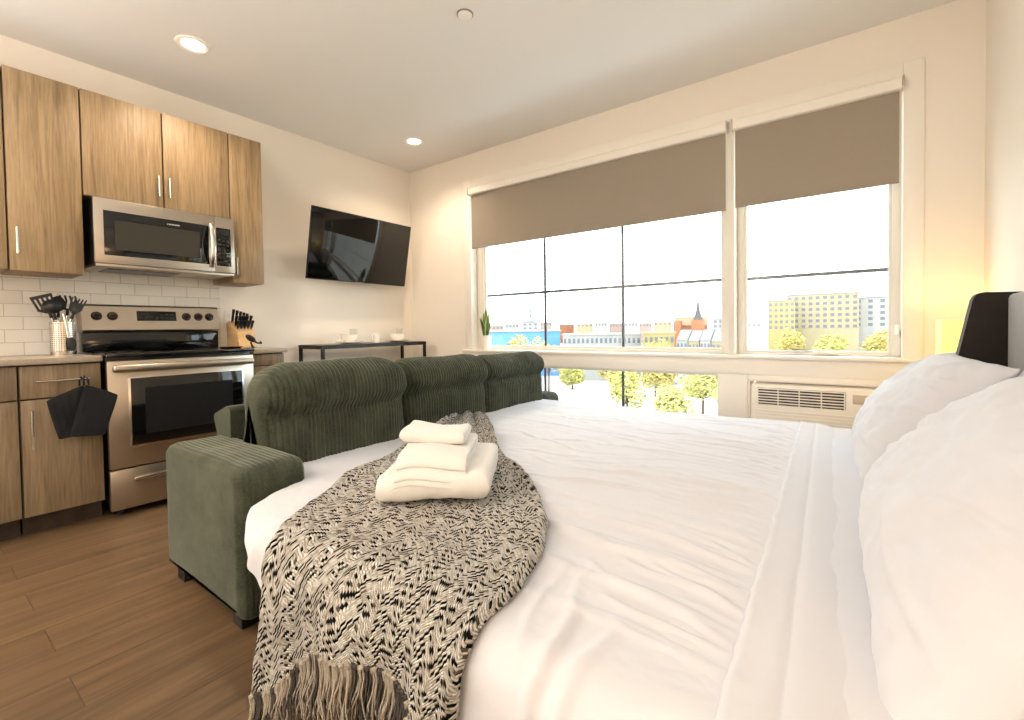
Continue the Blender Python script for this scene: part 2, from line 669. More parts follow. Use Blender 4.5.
# white panelling under the sill with the frame of the lower window and the air conditioner
b = NB()
box(b, CX0, CX1, -0.014, 0.0, LZ1 - 0.012, 0.796, bev=0.002)
box(b, 3.165, 3.355, -0.014, 0.0, 0.1, LZ1 - 0.013, bev=0.002)
box(b, 3.355, 4.245, -0.008, 0.0, AZ1 + 0.008, LZ1 - 0.013, bev=0.002)
box(b, 4.135, 4.245, -0.014, 0.0, 0.1, AZ1 + 0.007, bev=0.002)
struct('trim_3', b, 'trim')
b = NB(); box(b, 0.775, 4.27, -0.045, 0.112, 0.797, 0.82, bev=0.004)
struct('window_sill', b, 'trim')
b = NB()
box(b, 0.012, W - 0.005, -0.012, 0.0, 0, 0.095, bev=0.003)
struct('baseboard_back', b, 'trim')
b = NB(); box(b, W - 0.012, W, YF, -0.02, 0, 0.095, bev=0.003)
struct('baseboard_right', b, 'trim')
b = NB(); box(b, 0.0, 0.012, -1.74, -0.02, 0, 0.095, bev=0.003)
struct('baseboard_left', b, 'trim')


def window(name, x0, x1, z0, z1, fr, vs, hs, y=0.10):
    """fixed frame, panes, and thin muntins held between the panes"""
    b = NB()
    l, r_, bt, tp = fr
    box(b, x0, x0 + l, y - 0.025, y + 0.045, z0, z1, bev=0.004)
    box(b, x1 - r_, x1, y - 0.025, y + 0.045, z0, z1, bev=0.004)
    box(b, x0 + l, x1 - r_, y - 0.025, y + 0.045, z0, z0 + bt, bev=0.004)
    box(b, x0 + l, x1 - r_, y - 0.025, y + 0.045, z1 - tp, z1, bev=0.004)
    # stepped glazing bead
    for a in ((x0 + l, x0 + l + 0.016, z0 + bt, z1 - tp), (x1 - r_ - 0.016, x1 - r_, z0 + bt, z1 - tp),
              (x0 + l + 0.016, x1 - r_ - 0.016, z0 + bt, z0 + bt + 0.016), (x0 + l + 0.016, x1 - r_ - 0.016, z1 - tp - 0.016, z1 - tp)):
        box(b, a[0], a[1], y - 0.008, y + 0.03, a[2], a[3])
    f = struct(name, b, 'vinyl')
    gx0, gx1, gz0, gz1 = x0 + l + 0.004, x1 - r_ - 0.004, z0 + bt + 0.004, z1 - tp - 0.004
    b = NB()
    box(b, gx0, gx1, y + 0.008, y + 0.012, gz0, gz1)
    obj('pane', b, 'glass', f, smooth=False)
    for v in vs:
        b = NB(); box(b, v - 0.011, v + 0.011, y + 0.0125, y + 0.021, gz0, gz1)
        obj('muntin', b, 'muntin', f, smooth=False)
    for h in hs:
        b = NB(); box(b, gx0, gx1, y + 0.0215, y + 0.029, h - 0.011, h + 0.011)
        obj('muntin', b, 'muntin', f, smooth=False)
    b = NB(); box(b, gx0, gx1, y + 0.0295, y + 0.0325, gz0, gz1)
    obj('pane', b, 'glass', f, smooth=False)
    return f


window('window_1', 0.886, 3.235, 0.821, 2.399, (0.085, 0.05, 0.022, 0.05), (1.665, 2.415), (1.352,))
w2 = window('window_2', 3.278, 4.154, 0.821, 2.399, (0.042, 0.04, 0.012, 0.05), (), (1.345,))
window('window_3', 0.921, 3.199, 0.141, 0.699, (0.05, 0.04, 0.04, 0.024), (1.655, 2.41), ())
# mullion post between the two upper windows
b = NB(); box(b, 3.2355, 3.2775, -0.02, 0.145, 0.8205, 2.3995, bev=0.004)
struct('trim_4', b, 'vinyl')
# crank, lock and latch on the opening light
b = NB()
box(b, 3.72, 3.86, 0.058, 0.074, 0.829, 0.846, bev=0.003)
tube(b, [(3.86, 0.06, 0.843), (3.80, 0.052, 0.858), (3.735, 0.05, 0.842)], 0.006, 8)
obj('crank_handle', b, 'vinyl', w2)
b = NB(); box(b, 3.60, 3.70, 0.06, 0.0745, 0.852, 0.858, bev=0.002)
obj('lock_bar', b, 'black', w2)
b = NB(); box(b, 4.128, 4.150, 0.052, 0.0745, 0.95, 1.01, bev=0.003); box(b, 4.134, 4.144, 0.035, 0.052, 0.955, 0.985, bev=0.002)
obj('latch', b, 'trim', w2)


# ------------------------------------------------------------------ roller blinds
def blind(x0, x1, z0, label):
    t = thing('roller_blind', label, 'window blind', ((x0 + x1) / 2, -0.03, 2.33), 'roller blinds over the window')
    b = NB()
    box(b, x0, x1, -0.0265, -0.0255, z0 + 0.012, 2.335)
    obj('fabric', b, 'shade_fabric', t, smooth=False)
    b = NB(); box(b, x0, x1, -0.031, -0.021, z0, z0 + 0.016, bev=0.003)
    obj('hem_bar', b, 'shade_fabric', t)
    b = NB(); prism(b, [(-0.019, 2.332), (-0.06, 2.332), (-0.066, 2.34), (-0.066, 2.388), (-0.058, 2.397), (-0.019, 2.397)], x0 - 0.008, x1 + 0.008, axis='x')
    obj('cassette', b, 'trim', t)
    for x in (x0 - 0.014, x1 + 0.014):
        b = NB(); box(b, x - 0.004, x + 0.004, -0.07, -0.019, 2.328, 2.4, bev=0.002); box(b, x - 0.008, x + 0.008, -0.03, -0.019, 2.36, 2.405, bev=0.002)
        obj('bracket', b, 'chrome', t)
    return t


blind(0.912, 3.225, 1.808, 'wide taupe roller blind half lowered over the left three-column window')
bl = blind(3.285, 4.138, 1.816, 'narrow taupe roller blind over the right-hand window with the crank')
b = NB(); tube(b, [(4.147, -0.03, 2.33), (4.1475, -0.03, 1.5), (4.1475, -0.03, 0.98)], 0.0018, 6); tube(b, [(4.1475, -0.038, 0.98), (4.1475, -0.038, 2.33)], 0.0018, 6)
obj('chain', b, 'trim', bl)


# ------------------------------------------------------------------ kitchen: wall cabinets
def bar_handle(parent, x, y0, z0, y1, z1, mat='chrome', r=0.006, off=0.028):
    b = NB()
    p0, p1 = Vector((x + off, y0, z0)), Vector((x + off, y1, z1))
    tube(b, [p0, p1], r, 10)
    d = (p1 - p0)
    for t in (0.12, 0.88):
        q = p0 + d * t
        tube(b, [q, (x - 0.001, q.y, q.z)], r * 0.8, 8)
    return obj('handle', b, mat, parent)


def wall_cab(y0, y1, z0, z1, doors, label, mat='oak'):
    t = thing('wall_cabinet', label, 'cabinet', (0.0, (y0 + y1) / 2, z0), 'oak wall cabinets over the kitchen counter')
    bx('carcass', mat, t, 0.0, 0.313, y0 + 0.0015, y1 - 0.0015, z0, z1, bev=0.001)
    bx('shadow_gap', 'seam', t, 0.3132, 0.316, y0 + 0.003, y1 - 0.003, z0 + 0.002, z1 - 0.002)
    for (d0, d1, hy, h0, h1) in doors:
        d = bx('door', mat, t, 0.3163, 0.335, d0 + 0.003, d1 - 0.003, z0 + 0.0005, z1 - 0.001, bev=0.0015)
        if hy:
            bar_handle(d, 0.335, hy, h0, hy, h1)
    return t


wall_cab(-3.72, -3.079, 1.375, 2.45, [(-3.72, -3.079, None, 0, 0)], 'oak wall cabinet cut off by the left edge, beside the tall oak door')
wall_cab(-3.077, -2.775, 1.372, 2.45, [(-3.077, -2.775, -3.046, 1.46, 1.6)], 'full-height oak wall cabinet left of the microwave')
wall_cab(-2.773, -1.985, 1.836, 2.45, [(-2.773, -2.380, -2.408, 1.90, 2.03), (-2.378, -1.985, -2.350, 1.90, 2.03)], 'short double-door oak wall cabinet above the microwave')
wall_cab(-1.983, -1.754, 1.384, 2.45, [(-1.983, -1.754, -1.955, 1.44, 1.565)], 'narrow oak wall cabinet right of the microwave')

# microwave
t = thing('microwave', 'stainless steel microwave mounted under the short wall cabinet', 'microwave', (0.2, -2.365, 1.43))
MY0, MY1, MZ0, MZ1 = -2.744, -1.987, 1.4286, 1.8222
bx('body', 'dark', t, 0.01, 0.375, MY0 + 0.002, MY1 - 0.002, MZ0 + 0.012, MZ1, bev=0.002)
bx('vent_base', 'steel', t, 0.03, 0.392, MY0 + 0.004, MY1 - 0.004, MZ0 - 0.006, MZ0 + 0.0115, bev=0.003)
bx('grease_filter', 'dark', t, 0.06, 0.30, MY0 + 0.08, MY1 - 0.3, MZ0 - 0.010, MZ0 - 0.0065)
seamy = -2.112
b = NB(); box(b, 0.3755, 0.40, MY0, seamy - 0.0015, MZ0 + 0.012, MZ1, bev=0.004)
d = obj('door', b, 'steel', t)
bx('window', 'black_glass', d, 0.4002, 0.4022, -2.70, -2.15, 1.49, 1.752, bev=0.0008)
bx('screen', 'mesh', d, 0.4023, 0.4028, -2.65, -2.205, 1.525, 1.70)
b = NB()
for k, wd in enumerate((0.004, 0.006, 0.005, 0.007, 0.004, 0.006, 0.005, 0.006)):
    box(b, 0.4024, 0.4027, -2.385 + k * 0.0085, -2.385 + k * 0.0085 + wd, 1.718, 1.726)
obj('brand_mark', b, 'mark', d)
b = NB()
hp = []
for k in range(15):
    a = k / 14
    hp.append((0.402 + 0.045 * math.sin(PI * a) ** 0.7, -2.137, 1.475 + 0.285 * a))
tube(b, hp, 0.0125, 12)
for v in b.verts:
    v.co.y = -2.137 + (v.co.y + 2.137) * 1.35
obj('handle', b, 'chrome', d)
b = NB(); box(b, 0.3755, 0.40, seamy + 0.0015, MY1, MZ0 + 0.012, MZ1, bev=0.004)
cp = obj('control_panel', b, 'steel', t)
bx('keypad', 'black_glass', cp, 0.4002, 0.4016, -2.104, -2.012, 1.485, 1.748, bev=0.0006)
bx('display', 'dark', cp, 0.4017, 0.4021, -2.095, -2.022, 1.70, 1.735)
for i in range(6):
    for j in range(3):
        bx('button', 'mesh', cp, 0.4017, 0.4022, -2.094 + j * 0.027, -2.077 + j * 0.027, 1.505 + i * 0.03, 1.518 + i * 0.03)


# ------------------------------------------------------------------ kitchen: base units
def base_cab(y0, y1, drawers, doors, label, toe=True):
    t = thing('base_cabinet', label, 'cabinet', (0.3, (y0 + y1) / 2, 0.0), 'oak base cabinets under the counter')
    bx('carcass', 'oak_grey', t, 0.001, 0.588, y0 + 0.0015, y1 - 0.0015, 0.105, 0.874, bev=0.001)
    bx('shadow_gap', 'seam', t, 0.5882, 0.591, y0 + 0.004, y1 - 0.004, 0.107, 0.872)
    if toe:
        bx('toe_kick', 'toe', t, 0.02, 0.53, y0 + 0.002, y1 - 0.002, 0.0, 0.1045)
    for (a0, a1, z0, z1, hy0, hy1, hz) in drawers:
        d = bx('drawer', 'oak_grey', t, 0.5913, 0.61, a0 + 0.003, a1 - 0.003, z0, z1, bev=0.0015)
        if hy0:
            bar_handle(d, 0.61, hy0, hz, hy1, hz)
    for (a0, a1, z0, z1, hy, h0, h1) in doors:
        d = bx('door', 'oak_grey', t, 0.5913, 0.61, a0 + 0.003, a1 - 0.003, z0, z1, bev=0.0015)
        if hy:
            bar_handle(d, 0.61, hy, h0, hy, h1)
    return t


base_cab(-3.70, -3.094, [(-3.70, -3.094, 0.702, 0.866, None, 0, 0)], [(-3.70, -3.094, 0.108, 0.694, None, 0, 0)], 'oak base cabinet cut off by the left edge of the picture')
base_cab(-3.09, -2.777, [(-3.09, -2.777, 0.702, 0.866, -3.035, -2.83, 0.787)], [(-3.09, -2.777, 0.108, 0.694, -3.052, 0.445, 0.645)], 'oak base cabinet with the black pot holders on its drawer')
base_cab(-1.982, -1.76, [(-1.982, -1.76, 0.79, 0.866, None, 0, 0), (-1.982, -1.76, 0.69, 0.783, None, 0, 0), (-1.982, -1.76, 0.40, 0.683, None, 0, 0), (-1.982, -1.76, 0.108, 0.393, None, 0, 0)], [],
         'narrow oak base cabinet of drawers right of the oven')
for (y0, y1, lab) in ((-3.72, -2.774, 'grey laminate countertop left of the oven under the utensil holder'), (-1.984, -1.748, 'short grey laminate countertop right of the oven')):
    b = NB(); box(b, 0.009, 0.637, y0, y1, 0.8745, 0.905, bev=0.003)
    tag(obj('countertop', b, 'counter'), lab, 'countertop', 'grey countertops')

# range
t = thing('kitchen_range', 'stainless steel electric range with black glass oven door', 'oven', (0.33, -2.379, 0.0))
SY0, SY1 = -2.764, -1.997
bx('body', 'dark', t, 0.03, 0.618, SY0 + 0.003, SY1 - 0.003, 0.045, 0.893, bev=0.002)
bx('cooktop', 'black_glass', t, 0.03, 0.678, SY0 - 0.002, SY1 + 0.002, 0.8935, 0.914, bev=0.004)
for (x, y, r) in ((0.22, -2.57, 0.085), (0.22, -2.2, 0.105), (0.47, -2.57, 0.105), (0.47, -2.2, 0.085)):
    b = NB(); lathe(b, [(r, 0.9142), (r, 0.9146), (r - 0.004, 0.9146), (r - 0.004, 0.9142)], (x, y, 0), 40)
    obj('burner_ring', b, 'mesh', t)
bx('backguard_base', 'black_glass', t, 0.03, 0.125, SY0 + 0.006, SY1 - 0.006, 0.9145, 1.035, bev=0.004)
b = NB(); prism(b, [(0.012, 1.036), (0.135, 1.036), (0.145, 1.05), (0.118, 1.20), (0.105, 1.212), (0.012, 1.212)], SY0 + 0.003, SY1 - 0.003)
bp = obj('backguard', b, 'steel', t)
pn = Vector((0.15, 0, 0.027)).normalized()   # the sloping face looks out and up


def onface(y, z):
    return Vector((0.145 - (z - 1.05) / 0.15 * 0.027, y, z))


for y in (-2.69, -2.612, -2.206, -2.132, -2.062):
    c = onface(y, 1.138)
    b = NB()
    cyl(b, c + pn * 0.0005, c + pn * 0.004, 0.028, 0.027, 24)
    cyl(b, c + pn * 0.004, c + pn * 0.026, 0.021, 0.017, 24)
    tube(b, [c + pn * 0.03 + Vector((0, -0.016, 0)), c + pn * 0.03 + Vector((0, 0.016, 0))], 0.006, 8)
    obj('knob', b, 'knob', bp)
b = NB()
u_ = Vector((-0.027, 0, 0.15)).normalized()
c0 = onface(-2.488, 1.108)
vs = []
for (dy, dz, dn) in ((0, 0, 0), (0.22, 0, 0), (0.22, 0.066, 0), (0, 0.066, 0)):
    vs.append(c0 + Vector((0, dy, 0)) + u_ * dz)
q0 = [b.verts.new(v + pn * 0.0004) for v in vs]
q1 = [b.verts.new(v + pn * 0.003) for v in vs]
b.faces.new(q1)
b.faces.new(q0[::-1])
for k in range(4):
    b.faces.new((q0[k], q0[(k + 1) % 4], q1[(k + 1) % 4], q1[k]))
dp = obj('display', b, 'black_glass', bp, smooth=False)
b = NB()
for i in range(2):
    for j in range(7):
        if j == 3 and i == 1:
            continue
        c = c0 + Vector((0, 0.018 + j * 0.028, 0)) + u_ * (0.016 + i * 0.026) + pn * 0.0031
        q = [b.verts.new(c + Vector((0, dy, 0)) + u_ * dz) for dy, dz in ((0, 0), (0.014, 0), (0.014, 0.007), (0, 0.007))]
        b.faces.new(q)
obj('touch_keys', b, 'mesh', dp, smooth=False)
b = NB(); box(b, 0.619, 0.66, SY0, SY1, 0.272, 0.872, bev=0.006)
od = obj('oven_door', b, 'steel', t)
b = NB(); box(b, 0.6603, 0.6645, -2.676, -2.064, 0.378, 0.776, bev=0.001)
obj('window_trim', b, 'chrome', od)
b = NB(); box(b, 0.6647, 0.667, -2.664, -2.074, 0.392, 0.772, bev=0.001)
obj('window', b, 'black_glass', od)
b = NB(); box(b, 0.6672, 0.6675, -2.60, -2.135, 0.45, 0.715)
obj('inner_window', b, 'dark', od, smooth=False)
b = NB()
box(b, 0.682, 0.716, SY0 + 0.015, SY1 - 0.015, 0.812, 0.852, bev=0.014, seg=4)
for y in (SY0 + 0.05, SY1 - 0.05):
    box(b, 0.658, 0.69, y - 0.015, y + 0.015, 0.818, 0.846, bev=0.004)
obj('handle', b, 'steel', od)
b = NB(); box(b, 0.619, 0.655, SY0, SY1, 0.04, 0.264, bev=0.005)
dr = obj('drawer', b, 'steel', t)
b = NB(); box(b, 0.664, 0.682, -2.665, -2.10, 0.19, 0.214, bev=0.006)
for y in (-2.63, -2.14):
    box(b, 0.653, 0.67, y - 0.012, y + 0.012, 0.193, 0.211, bev=0.003)
obj('handle', b, 'chrome', dr)
for (x, y) in ((0.09, SY0 + 0.06), (0.09, SY1 - 0.06), (0.58, SY0 + 0.06), (0.58, SY1 - 0.06)):
    b = NB(); cyl(b, (x, y, 0), (x, y, 0.045), 0.02, 0.016, 16)
    obj('foot', b, 'black', t)


# ------------------------------------------------------------------ things on the counters
def perforated():
    a = N('perforated_steel')
    a.set(Base_Color=lin((214, 208, 198)), Metallic=1.0, Roughness=0.28)
    uv = a.n('UVMap')
    sp = a.n('SeparateXYZ')
    a.l(uv.outputs[0], sp.inputs[0])
    fu = a.math('SUBTRACT', a.math('FRACT', sp.outputs['X']), 0.5)
    fv = a.math('SUBTRACT', a.math('FRACT', sp.outputs['Y']), 0.5)
    d = a.math('SQRT', a.math('ADD', a.math('MULTIPLY', fu, fu), a.math('MULTIPLY', fv, fv)))
    hole = a.math('LESS_THAN', d, 0.27)
    mx = a.n('MixRGB')
    a.l(hole, mx.inputs['Fac'])
    mx.inputs[1].default_value = lin((214, 208, 198))
    mx.inputs[2].default_value = lin((30, 28, 26))
    a.l(mx.outputs[0], a.b.inputs['Base Color'])
    a.l(a.math('SUBTRACT', 1.0, hole), a.b.inputs['Metallic'])
    return a.m


M['perf'] = perforated()
HX, HY, HZ = 0.20, -2.857, 0.905
t = thing('utensil_holder', 'perforated steel utensil holder on the counter left of the range', 'utensil holder', (HX, HY, HZ))
b = NB()
n_, pts, uvs = 40, [], []
for k in range(n_ + 1):
    a = 2 * PI * k / n_
    pts.append([(HX + 0.056 * math.cos(a), HY + 0.056 * math.sin(a), HZ + 0.02 + z) for z in (0.0, 0.06, 0.12, 0.165)])
    uvs.append([(k / n_ * 32, z / 0.011) for z in (0.0, 0.06, 0.12, 0.165)])
grid(b, pts, uvs)
obj('perforated_wall', b, 'perf', t)
b = NB(); lathe(b, [(0.0, 0.004), (0.053, 0.004), (0.0565, 0.0), (0.0575, 0.02), (0.0555, 0.022), (0.05, 0.012), (0.0, 0.012)], (HX, HY, HZ), 40)
obj('base', b, 'chrome', t)
b = NB(); lathe(b, [(0.0553, 0.182), (0.058, 0.184), (0.058, 0.192), (0.0553, 0.193), (0.0553, 0.182)], (HX, HY, HZ), 40)
obj('rim', b, 'chrome', t)


def utensil(name, label, foot, head, kind, cat):
    """steel handle standing in the holder, black nylon head above the rim"""
    f, h = Vector(foot), Vector(head)
    d = (h - f).normalized()
    side = Vector((0.25, 1, 0))
    side = (side - d * side.dot(d)).normalized()
    nrm = d.cross(side).normalized()
    t = thing(name, label, cat, f, 'black kitchen utensils in the steel holder')
    b = NB(); tube(b, [f, f + (h - f) * 0.5, h], [0.006, 0.0055, 0.0045], 10)
    obj('handle', b, 'chrome', t)
    b = NB()

    def plate(outline, th=0.003, bend=0.0):
        A = []
        for sgn in (-1, 1):
            A.append([b.verts.new(h + side * x + d * y + nrm * (sgn * th + bend * x * x)) for x, y in outline])
        b.faces.new(A[0][::-1])
        b.faces.new(A[1])
        for k in range(len(outline)):
            b.faces.new((A[0][k], A[0][(k + 1) % len(outline)], A[1][(k + 1) % len(outline)], A[1][k]))
    tube(b, [h - d * 0.03, h + d * 0.012], [0.008, 0.007], 10)
    if kind == 'turner':
        for x in (-0.036, -0.018, 0.0, 0.018, 0.036):
            plate([(x - 0.0055, 0.02), (x + 0.0055, 0.02), (x * 1.15 + 0.0055, 0.095), (x * 1.15 - 0.0055, 0.095)])
        plate([(-0.012, 0.0), (0.012, 0.0), (0.043, 0.022), (0.043, 0.03), (-0.043, 0.03), (-0.043, 0.022)])
        plate([(-0.047, 0.09), (0.047, 0.09), (0.048, 0.108), (-0.048, 0.108)])
    elif kind in ('spoon', 'ladle'):
        rx, ry, dep = (0.032, 0.046, 0.016) if kind == 'spoon' else (0.042, 0.042, 0.032)
        n1, n2 = 20, 6
        for off in (0.0, 0.003):
            rows = []
            for i in range(n2 + 1):
                q = i / n2
                rows.append([b.verts.new(h + d * (ry + 0.005) + side * (rx * q * math.cos(2 * PI * k / n1)) + d * (ry * q * math.sin(2 * PI * k / n1)) + nrm * (dep * (q * q - 1) - off)) for k in range(n1)])
            for i in range(n2):
                for k in range(n1):
                    if i == 0:
                        if k % 1 == 0:
                            b.faces.new((rows[0][k], rows[1][k], rows[1][(k + 1) % n1])) if k == 0 else b.faces.new((rows[0][0], rows[1][k], rows[1][(k + 1) % n1]))
                    else:
                        b.faces.new((rows[i][k], rows[i][(k + 1) % n1], rows[i + 1][(k + 1) % n1], rows[i + 1][k]))
    elif kind == 'server':
        plate([(-0.010, 0.0), (0.010, 0.0), (0.03, 0.03), (0.032, 0.07), (-0.032, 0.07), (-0.03, 0.03)], bend=9)
        for x in (-0.028, -0.014, 0, 0.014, 0.028):
            tube(b, [h + side * x + d * 0.066, h + side * x * 1.1 + d * 0.088 + nrm * 0.006, h + side * x * 1.1 + d * 0.098 + nrm * 0.022], [0.004, 0.004, 0.0025], 8)
    elif kind == 'masher':
        for k in range(4):
            x = -0.033 + k * 0.022
            tube(b, [h + side * x + d * (0.02 if k in (0, 3) else 0.012), h + side * (x + 0.004) + d * 0.06, h + side * (x - 0.004) + d * 0.09], 0.005, 8)
        tube(b, [h + side * -0.038 + d * 0.018, h + d * 0.006, h + side * 0.038 + d * 0.018], 0.006, 8)
    obj('head', b, 'rubber', t)
    return t


z0 = HZ + 0.0175
utensil('slotted_turner', 'black slotted turner with a wide head leaning to the left out of the holder', (HX + 0.012, HY + 0.022, z0), (HX - 0.01, HY - 0.052, HZ + 0.245), 'turner', 'utensil')
utensil('serving_spoon', 'black serving spoon standing upright in the middle of the holder', (HX - 0.02, HY - 0.015, z0), (HX - 0.03, HY - 0.012, HZ + 0.25), 'spoon', 'utensil')
utensil('soup_ladle', 'black soup ladle, second from the left in the holder', (HX + 0.022, HY + 0.003, z0), (HX + 0.03, HY - 0.038, HZ + 0.235), 'ladle', 'utensil')
utensil('pasta_server', 'black toothed pasta server leaning right out of the holder toward the range', (HX, HY - 0.025, z0), (HX + 0.015, HY + 0.045, HZ + 0.24), 'server', 'utensil')
utensil('potato_masher', 'black pronged masher at the back of the utensil holder', (HX - 0.025, HY + 0.012, z0), (HX - 0.04, HY + 0.03, HZ + 0.262), 'masher', 'utensil')
# small spoon hooked over the rim
t = thing('measuring_spoon', 'small spoon with a black bowl hanging down outside the utensil holder', 'utensil', (HX + 0.06, HY + 0.02, HZ + 0.03))
b = NB(); tube(b, [(HX + 0.052, HY - 0.004, HZ + 0.24), (HX + 0.061, HY + 0.004, HZ + 0.19), (HX + 0.0645, HY + 0.014, HZ + 0.10)], [0.006, 0.0075, 0.009], 10)
obj('handle', b, 'chrome', t)
b = NB(); bmesh.ops.create_uvsphere(b, u_segments=20, v_segments=12, radius=1)
for v in b.verts:
    v.co = Vector((HX + 0.072 + v.co.x * 0.010, HY + 0.022 + v.co.y * 0.022, HZ + 0.062 + v.co.z * 0.040))
obj('bowl', b, 'rubber', t)

# knife block
KX, KY, KZ = 0.21, -1.862, 0.9055
t = thing('knife_block', 'pale wooden knife block on the counter right of the range', 'knife block', (KX, KY, KZ))
b = NB()
prism(b, [(KX - 0.13, KZ), (KX + 0.07, KZ), (KX + 0.075, KZ + 0.012), (KX + 0.04, KZ + 0.125), (KX - 0.09, KZ + 0.205), (KX - 0.145, KZ + 0.19)], KY - 0.062, KY + 0.062, bev=0.004)
obj('block', b, 'block', t)
ax = Vector((0.13, 0, 0.08)).normalized()
kn = Vector((0.53, 0, 0.85)).normalized()     # out of the sloping top face
sl = Vector((0.04 + 0.09, 0, 0.125 - 0.205)).normalized()


def knife(y, q, ln, tip, label):
    base = Vector((KX - 0.09, y, KZ + 0.205)) + sl * q
    d = (kn + Vector((0, tip, 0.25))).normalized()
    o = thing('kitchen_knife', label, 'knife', base, 'black handled knives in the wooden block')
    b = NB(); tube(b, [base + d * 0.001, base + d * 0.014], [0.008, 0.008], 10)
    obj('bolster', b, 'chrome', o)
    b = NB(); tube(b, [base + d * 0.0145, base + d * 0.03, base + d * ln * 0.6, base + d * ln], [0.0085, 0.0095, 0.0085, 0.011], 10)
    obj('handle', b, 'black', o)


names = ('first', 'second', 'third', 'fourth', 'fifth')
for i in range(5):
    knife(KY - 0.048 + i * 0.0235, 0.022, 0.105 - 0.008 * i, (i - 2) * 0.03, 'large black knife handle, %s from the range in the back row of the block' % names[i])
for i in range(5):
    knife(KY - 0.046 + i * 0.0235, 0.082, 0.088, (i - 2) * 0.035, 'black steak knife handle, %s from the range in the middle row of the block' % names[i])
names6 = names
for i in range(5):
    knife(KY - 0.046 + i * 0.0235, 0.122, 0.07, (i - 2) * 0.035, 'short black knife handle, %s from the range in the front row of the block' % names6[i])
# copper spoon rest and the little black ladle lying on it
b = NB(); lathe(b, [(0.0, 0.0), (0.055, 0.0), (0.07, 0.008), (0.072, 0.012), (0.068, 0.012), (0.054, 0.005), (0.0, 0.005)], (0.52, -2.078, 0.9145), 36)
tag(obj('spoon_rest', b, 'copper'), 'round copper spoon rest on the back right corner of the black cooktop', 'spoon rest')
t = thing('sauce_ladle', 'small black round-headed ladle propped in front of the knife block', 'ladle', (0.42, -1.905, 0.905))
b = NB(); bmesh.ops.create_uvsphere(b, u_segments=24, v_segments=14, radius=1)
for v in b.verts:
    y, z = v.co.y * 0.033, v.co.z * 0.028
    v.co = Vector((0.42 + v.co.x * 0.024, -1.905 + y - z * 0.3, 0.978 + z - y * 0.3))
obj('bowl', b, 'rubber', t)
b = NB(); tube(b, [(0.425, -1.885, 0.962), (0.43, -1.868, 0.945), (0.432, -1.852, 0.942), (0.432, -1.838, 0.946)], [0.007, 0.007, 0.006, 0.013], 10)
tube(b, [(0.42, -1.905, 0.95), (0.425, -1.90, 0.93), (0.43, -1.893, 0.9065)], [0.006, 0.007, 0.012], 10)
obj('handle', b, 'rubber', t)
# wall socket
t = thing('wall_outlet', 'white electric outlet on the wall behind the knife block', 'outlet', (0.0, -1.875, 1.10))
b = NB(); box(b, 0.0005, 0.007, -1.91, -1.84, 1.075, 1.19, bev=0.003)
obj('cover_plate', b, 'trim', t)
for z in (1.105, 1.155):
    b = NB(); box(b, 0.0072, 0.009, -1.89, -1.86, z - 0.016, z + 0.016, bev=0.002)
    obj('socket', b, 'vinyl', t)


# pot holders on the drawer handle
def pot_holder(quad, x, label, loop):
    t = thing('pot_holder', label, 'pot holder', (x, sum(q[0] for q in quad) / 4, min(q[1] for q in quad)), 'black pot holders on the drawer handle')
    nn = 22
    b = NB()

    def P(u, v, s):
        (ay, az), (by, bz), (cy, cz), (dy, dz) = quad
        # soften the corners
        uu, vv = 2 * u - 1, 2 * v - 1
        k = 1 - 0.035 * (abs(uu) ** 4) * (abs(vv) ** 4)
        u, v = 0.5 + uu * k / 2, 0.5 + vv * k / 2
        y = (1 - u) * (1 - v) * ay + u * (1 - v) * by + u * v * cy + (1 - u) * v * dy
        z = (1 - u) * (1 - v) * az + u * (1 - v) * bz + u * v * cz + (1 - u) * v * dz
        e = (1 - abs(uu) ** 8) * (1 - abs(vv) ** 8)
        q = 0.5 + 0.5 * abs(math.sin(u * PI * 5) * math.sin(v * PI * 5)) ** 0.5
        return (x + s * (0.002 + 0.006 * e * q) + 0.004 * fbm(y * 9, z * 9), y, z)
    A = grid(b, [[P(i / nn, j / nn, 1) for j in range(nn + 1)] for i in range(nn + 1)])
    B = grid(b, [[P(i / nn, j / nn, -1) for j in range(nn + 1)] for i in range(nn + 1)])
    rim = lambda G: [G[i][0] for i in range(nn)] + [G[nn][j] for j in range(nn)] + [G[i][nn] for i in range(nn, 0, -1)] + [G[0][j] for j in range(nn, 0, -1)]
    ra, rb = rim(A), rim(B)
    for k in range(len(ra)):
        b.faces.new((ra[k], ra[(k + 1) % len(ra)], rb[(k + 1) % len(ra)], rb[k]))
    obj('quilted_pad', b, 'cloth_black', t, angle=60)
    b = NB()
    pts = [(x, loop[0] - 0.010, loop[1]), (x - 0.012, loop[0] - 0.006, loop[1] + 0.034), (0.642, loop[0], loop[1] + 0.046), (x + 0.006, loop[0] + 0.006, loop[1] + 0.034), (x + 0.001, loop[0] + 0.010, loop[1])]
    tube(b, pts, 0.004, 8)
    obj('hanging_loop', b, 'cloth_black', t)


pot_holder([(-2.857, 0.758), (-3.004, 0.690), (-2.962, 0.482), (-2.835, 0.50)], 0.652, 'black quilted pot holder hanging behind, sticking out to the left', (-2.866, 0.752))
pot_holder([(-2.858, 0.762), (-2.722, 0.690), (-2.784, 0.478), (-2.925, 0.492)], 0.680, 'black quilted pot holder hanging in front, sticking out toward the range', (-2.854, 0.756))


# ------------------------------------------------------------------ television
t = thing('television', 'black flat television tilted down from the wall near the room corner', 'television', (0.0, -0.778, 1.60))
C0 = Vector((0.2185, -0.7782, 1.7785))
RM = Matrix.Rotation(0.0159, 3, 'Z') @ Matrix.Rotation(0.1938, 3, 'Y')


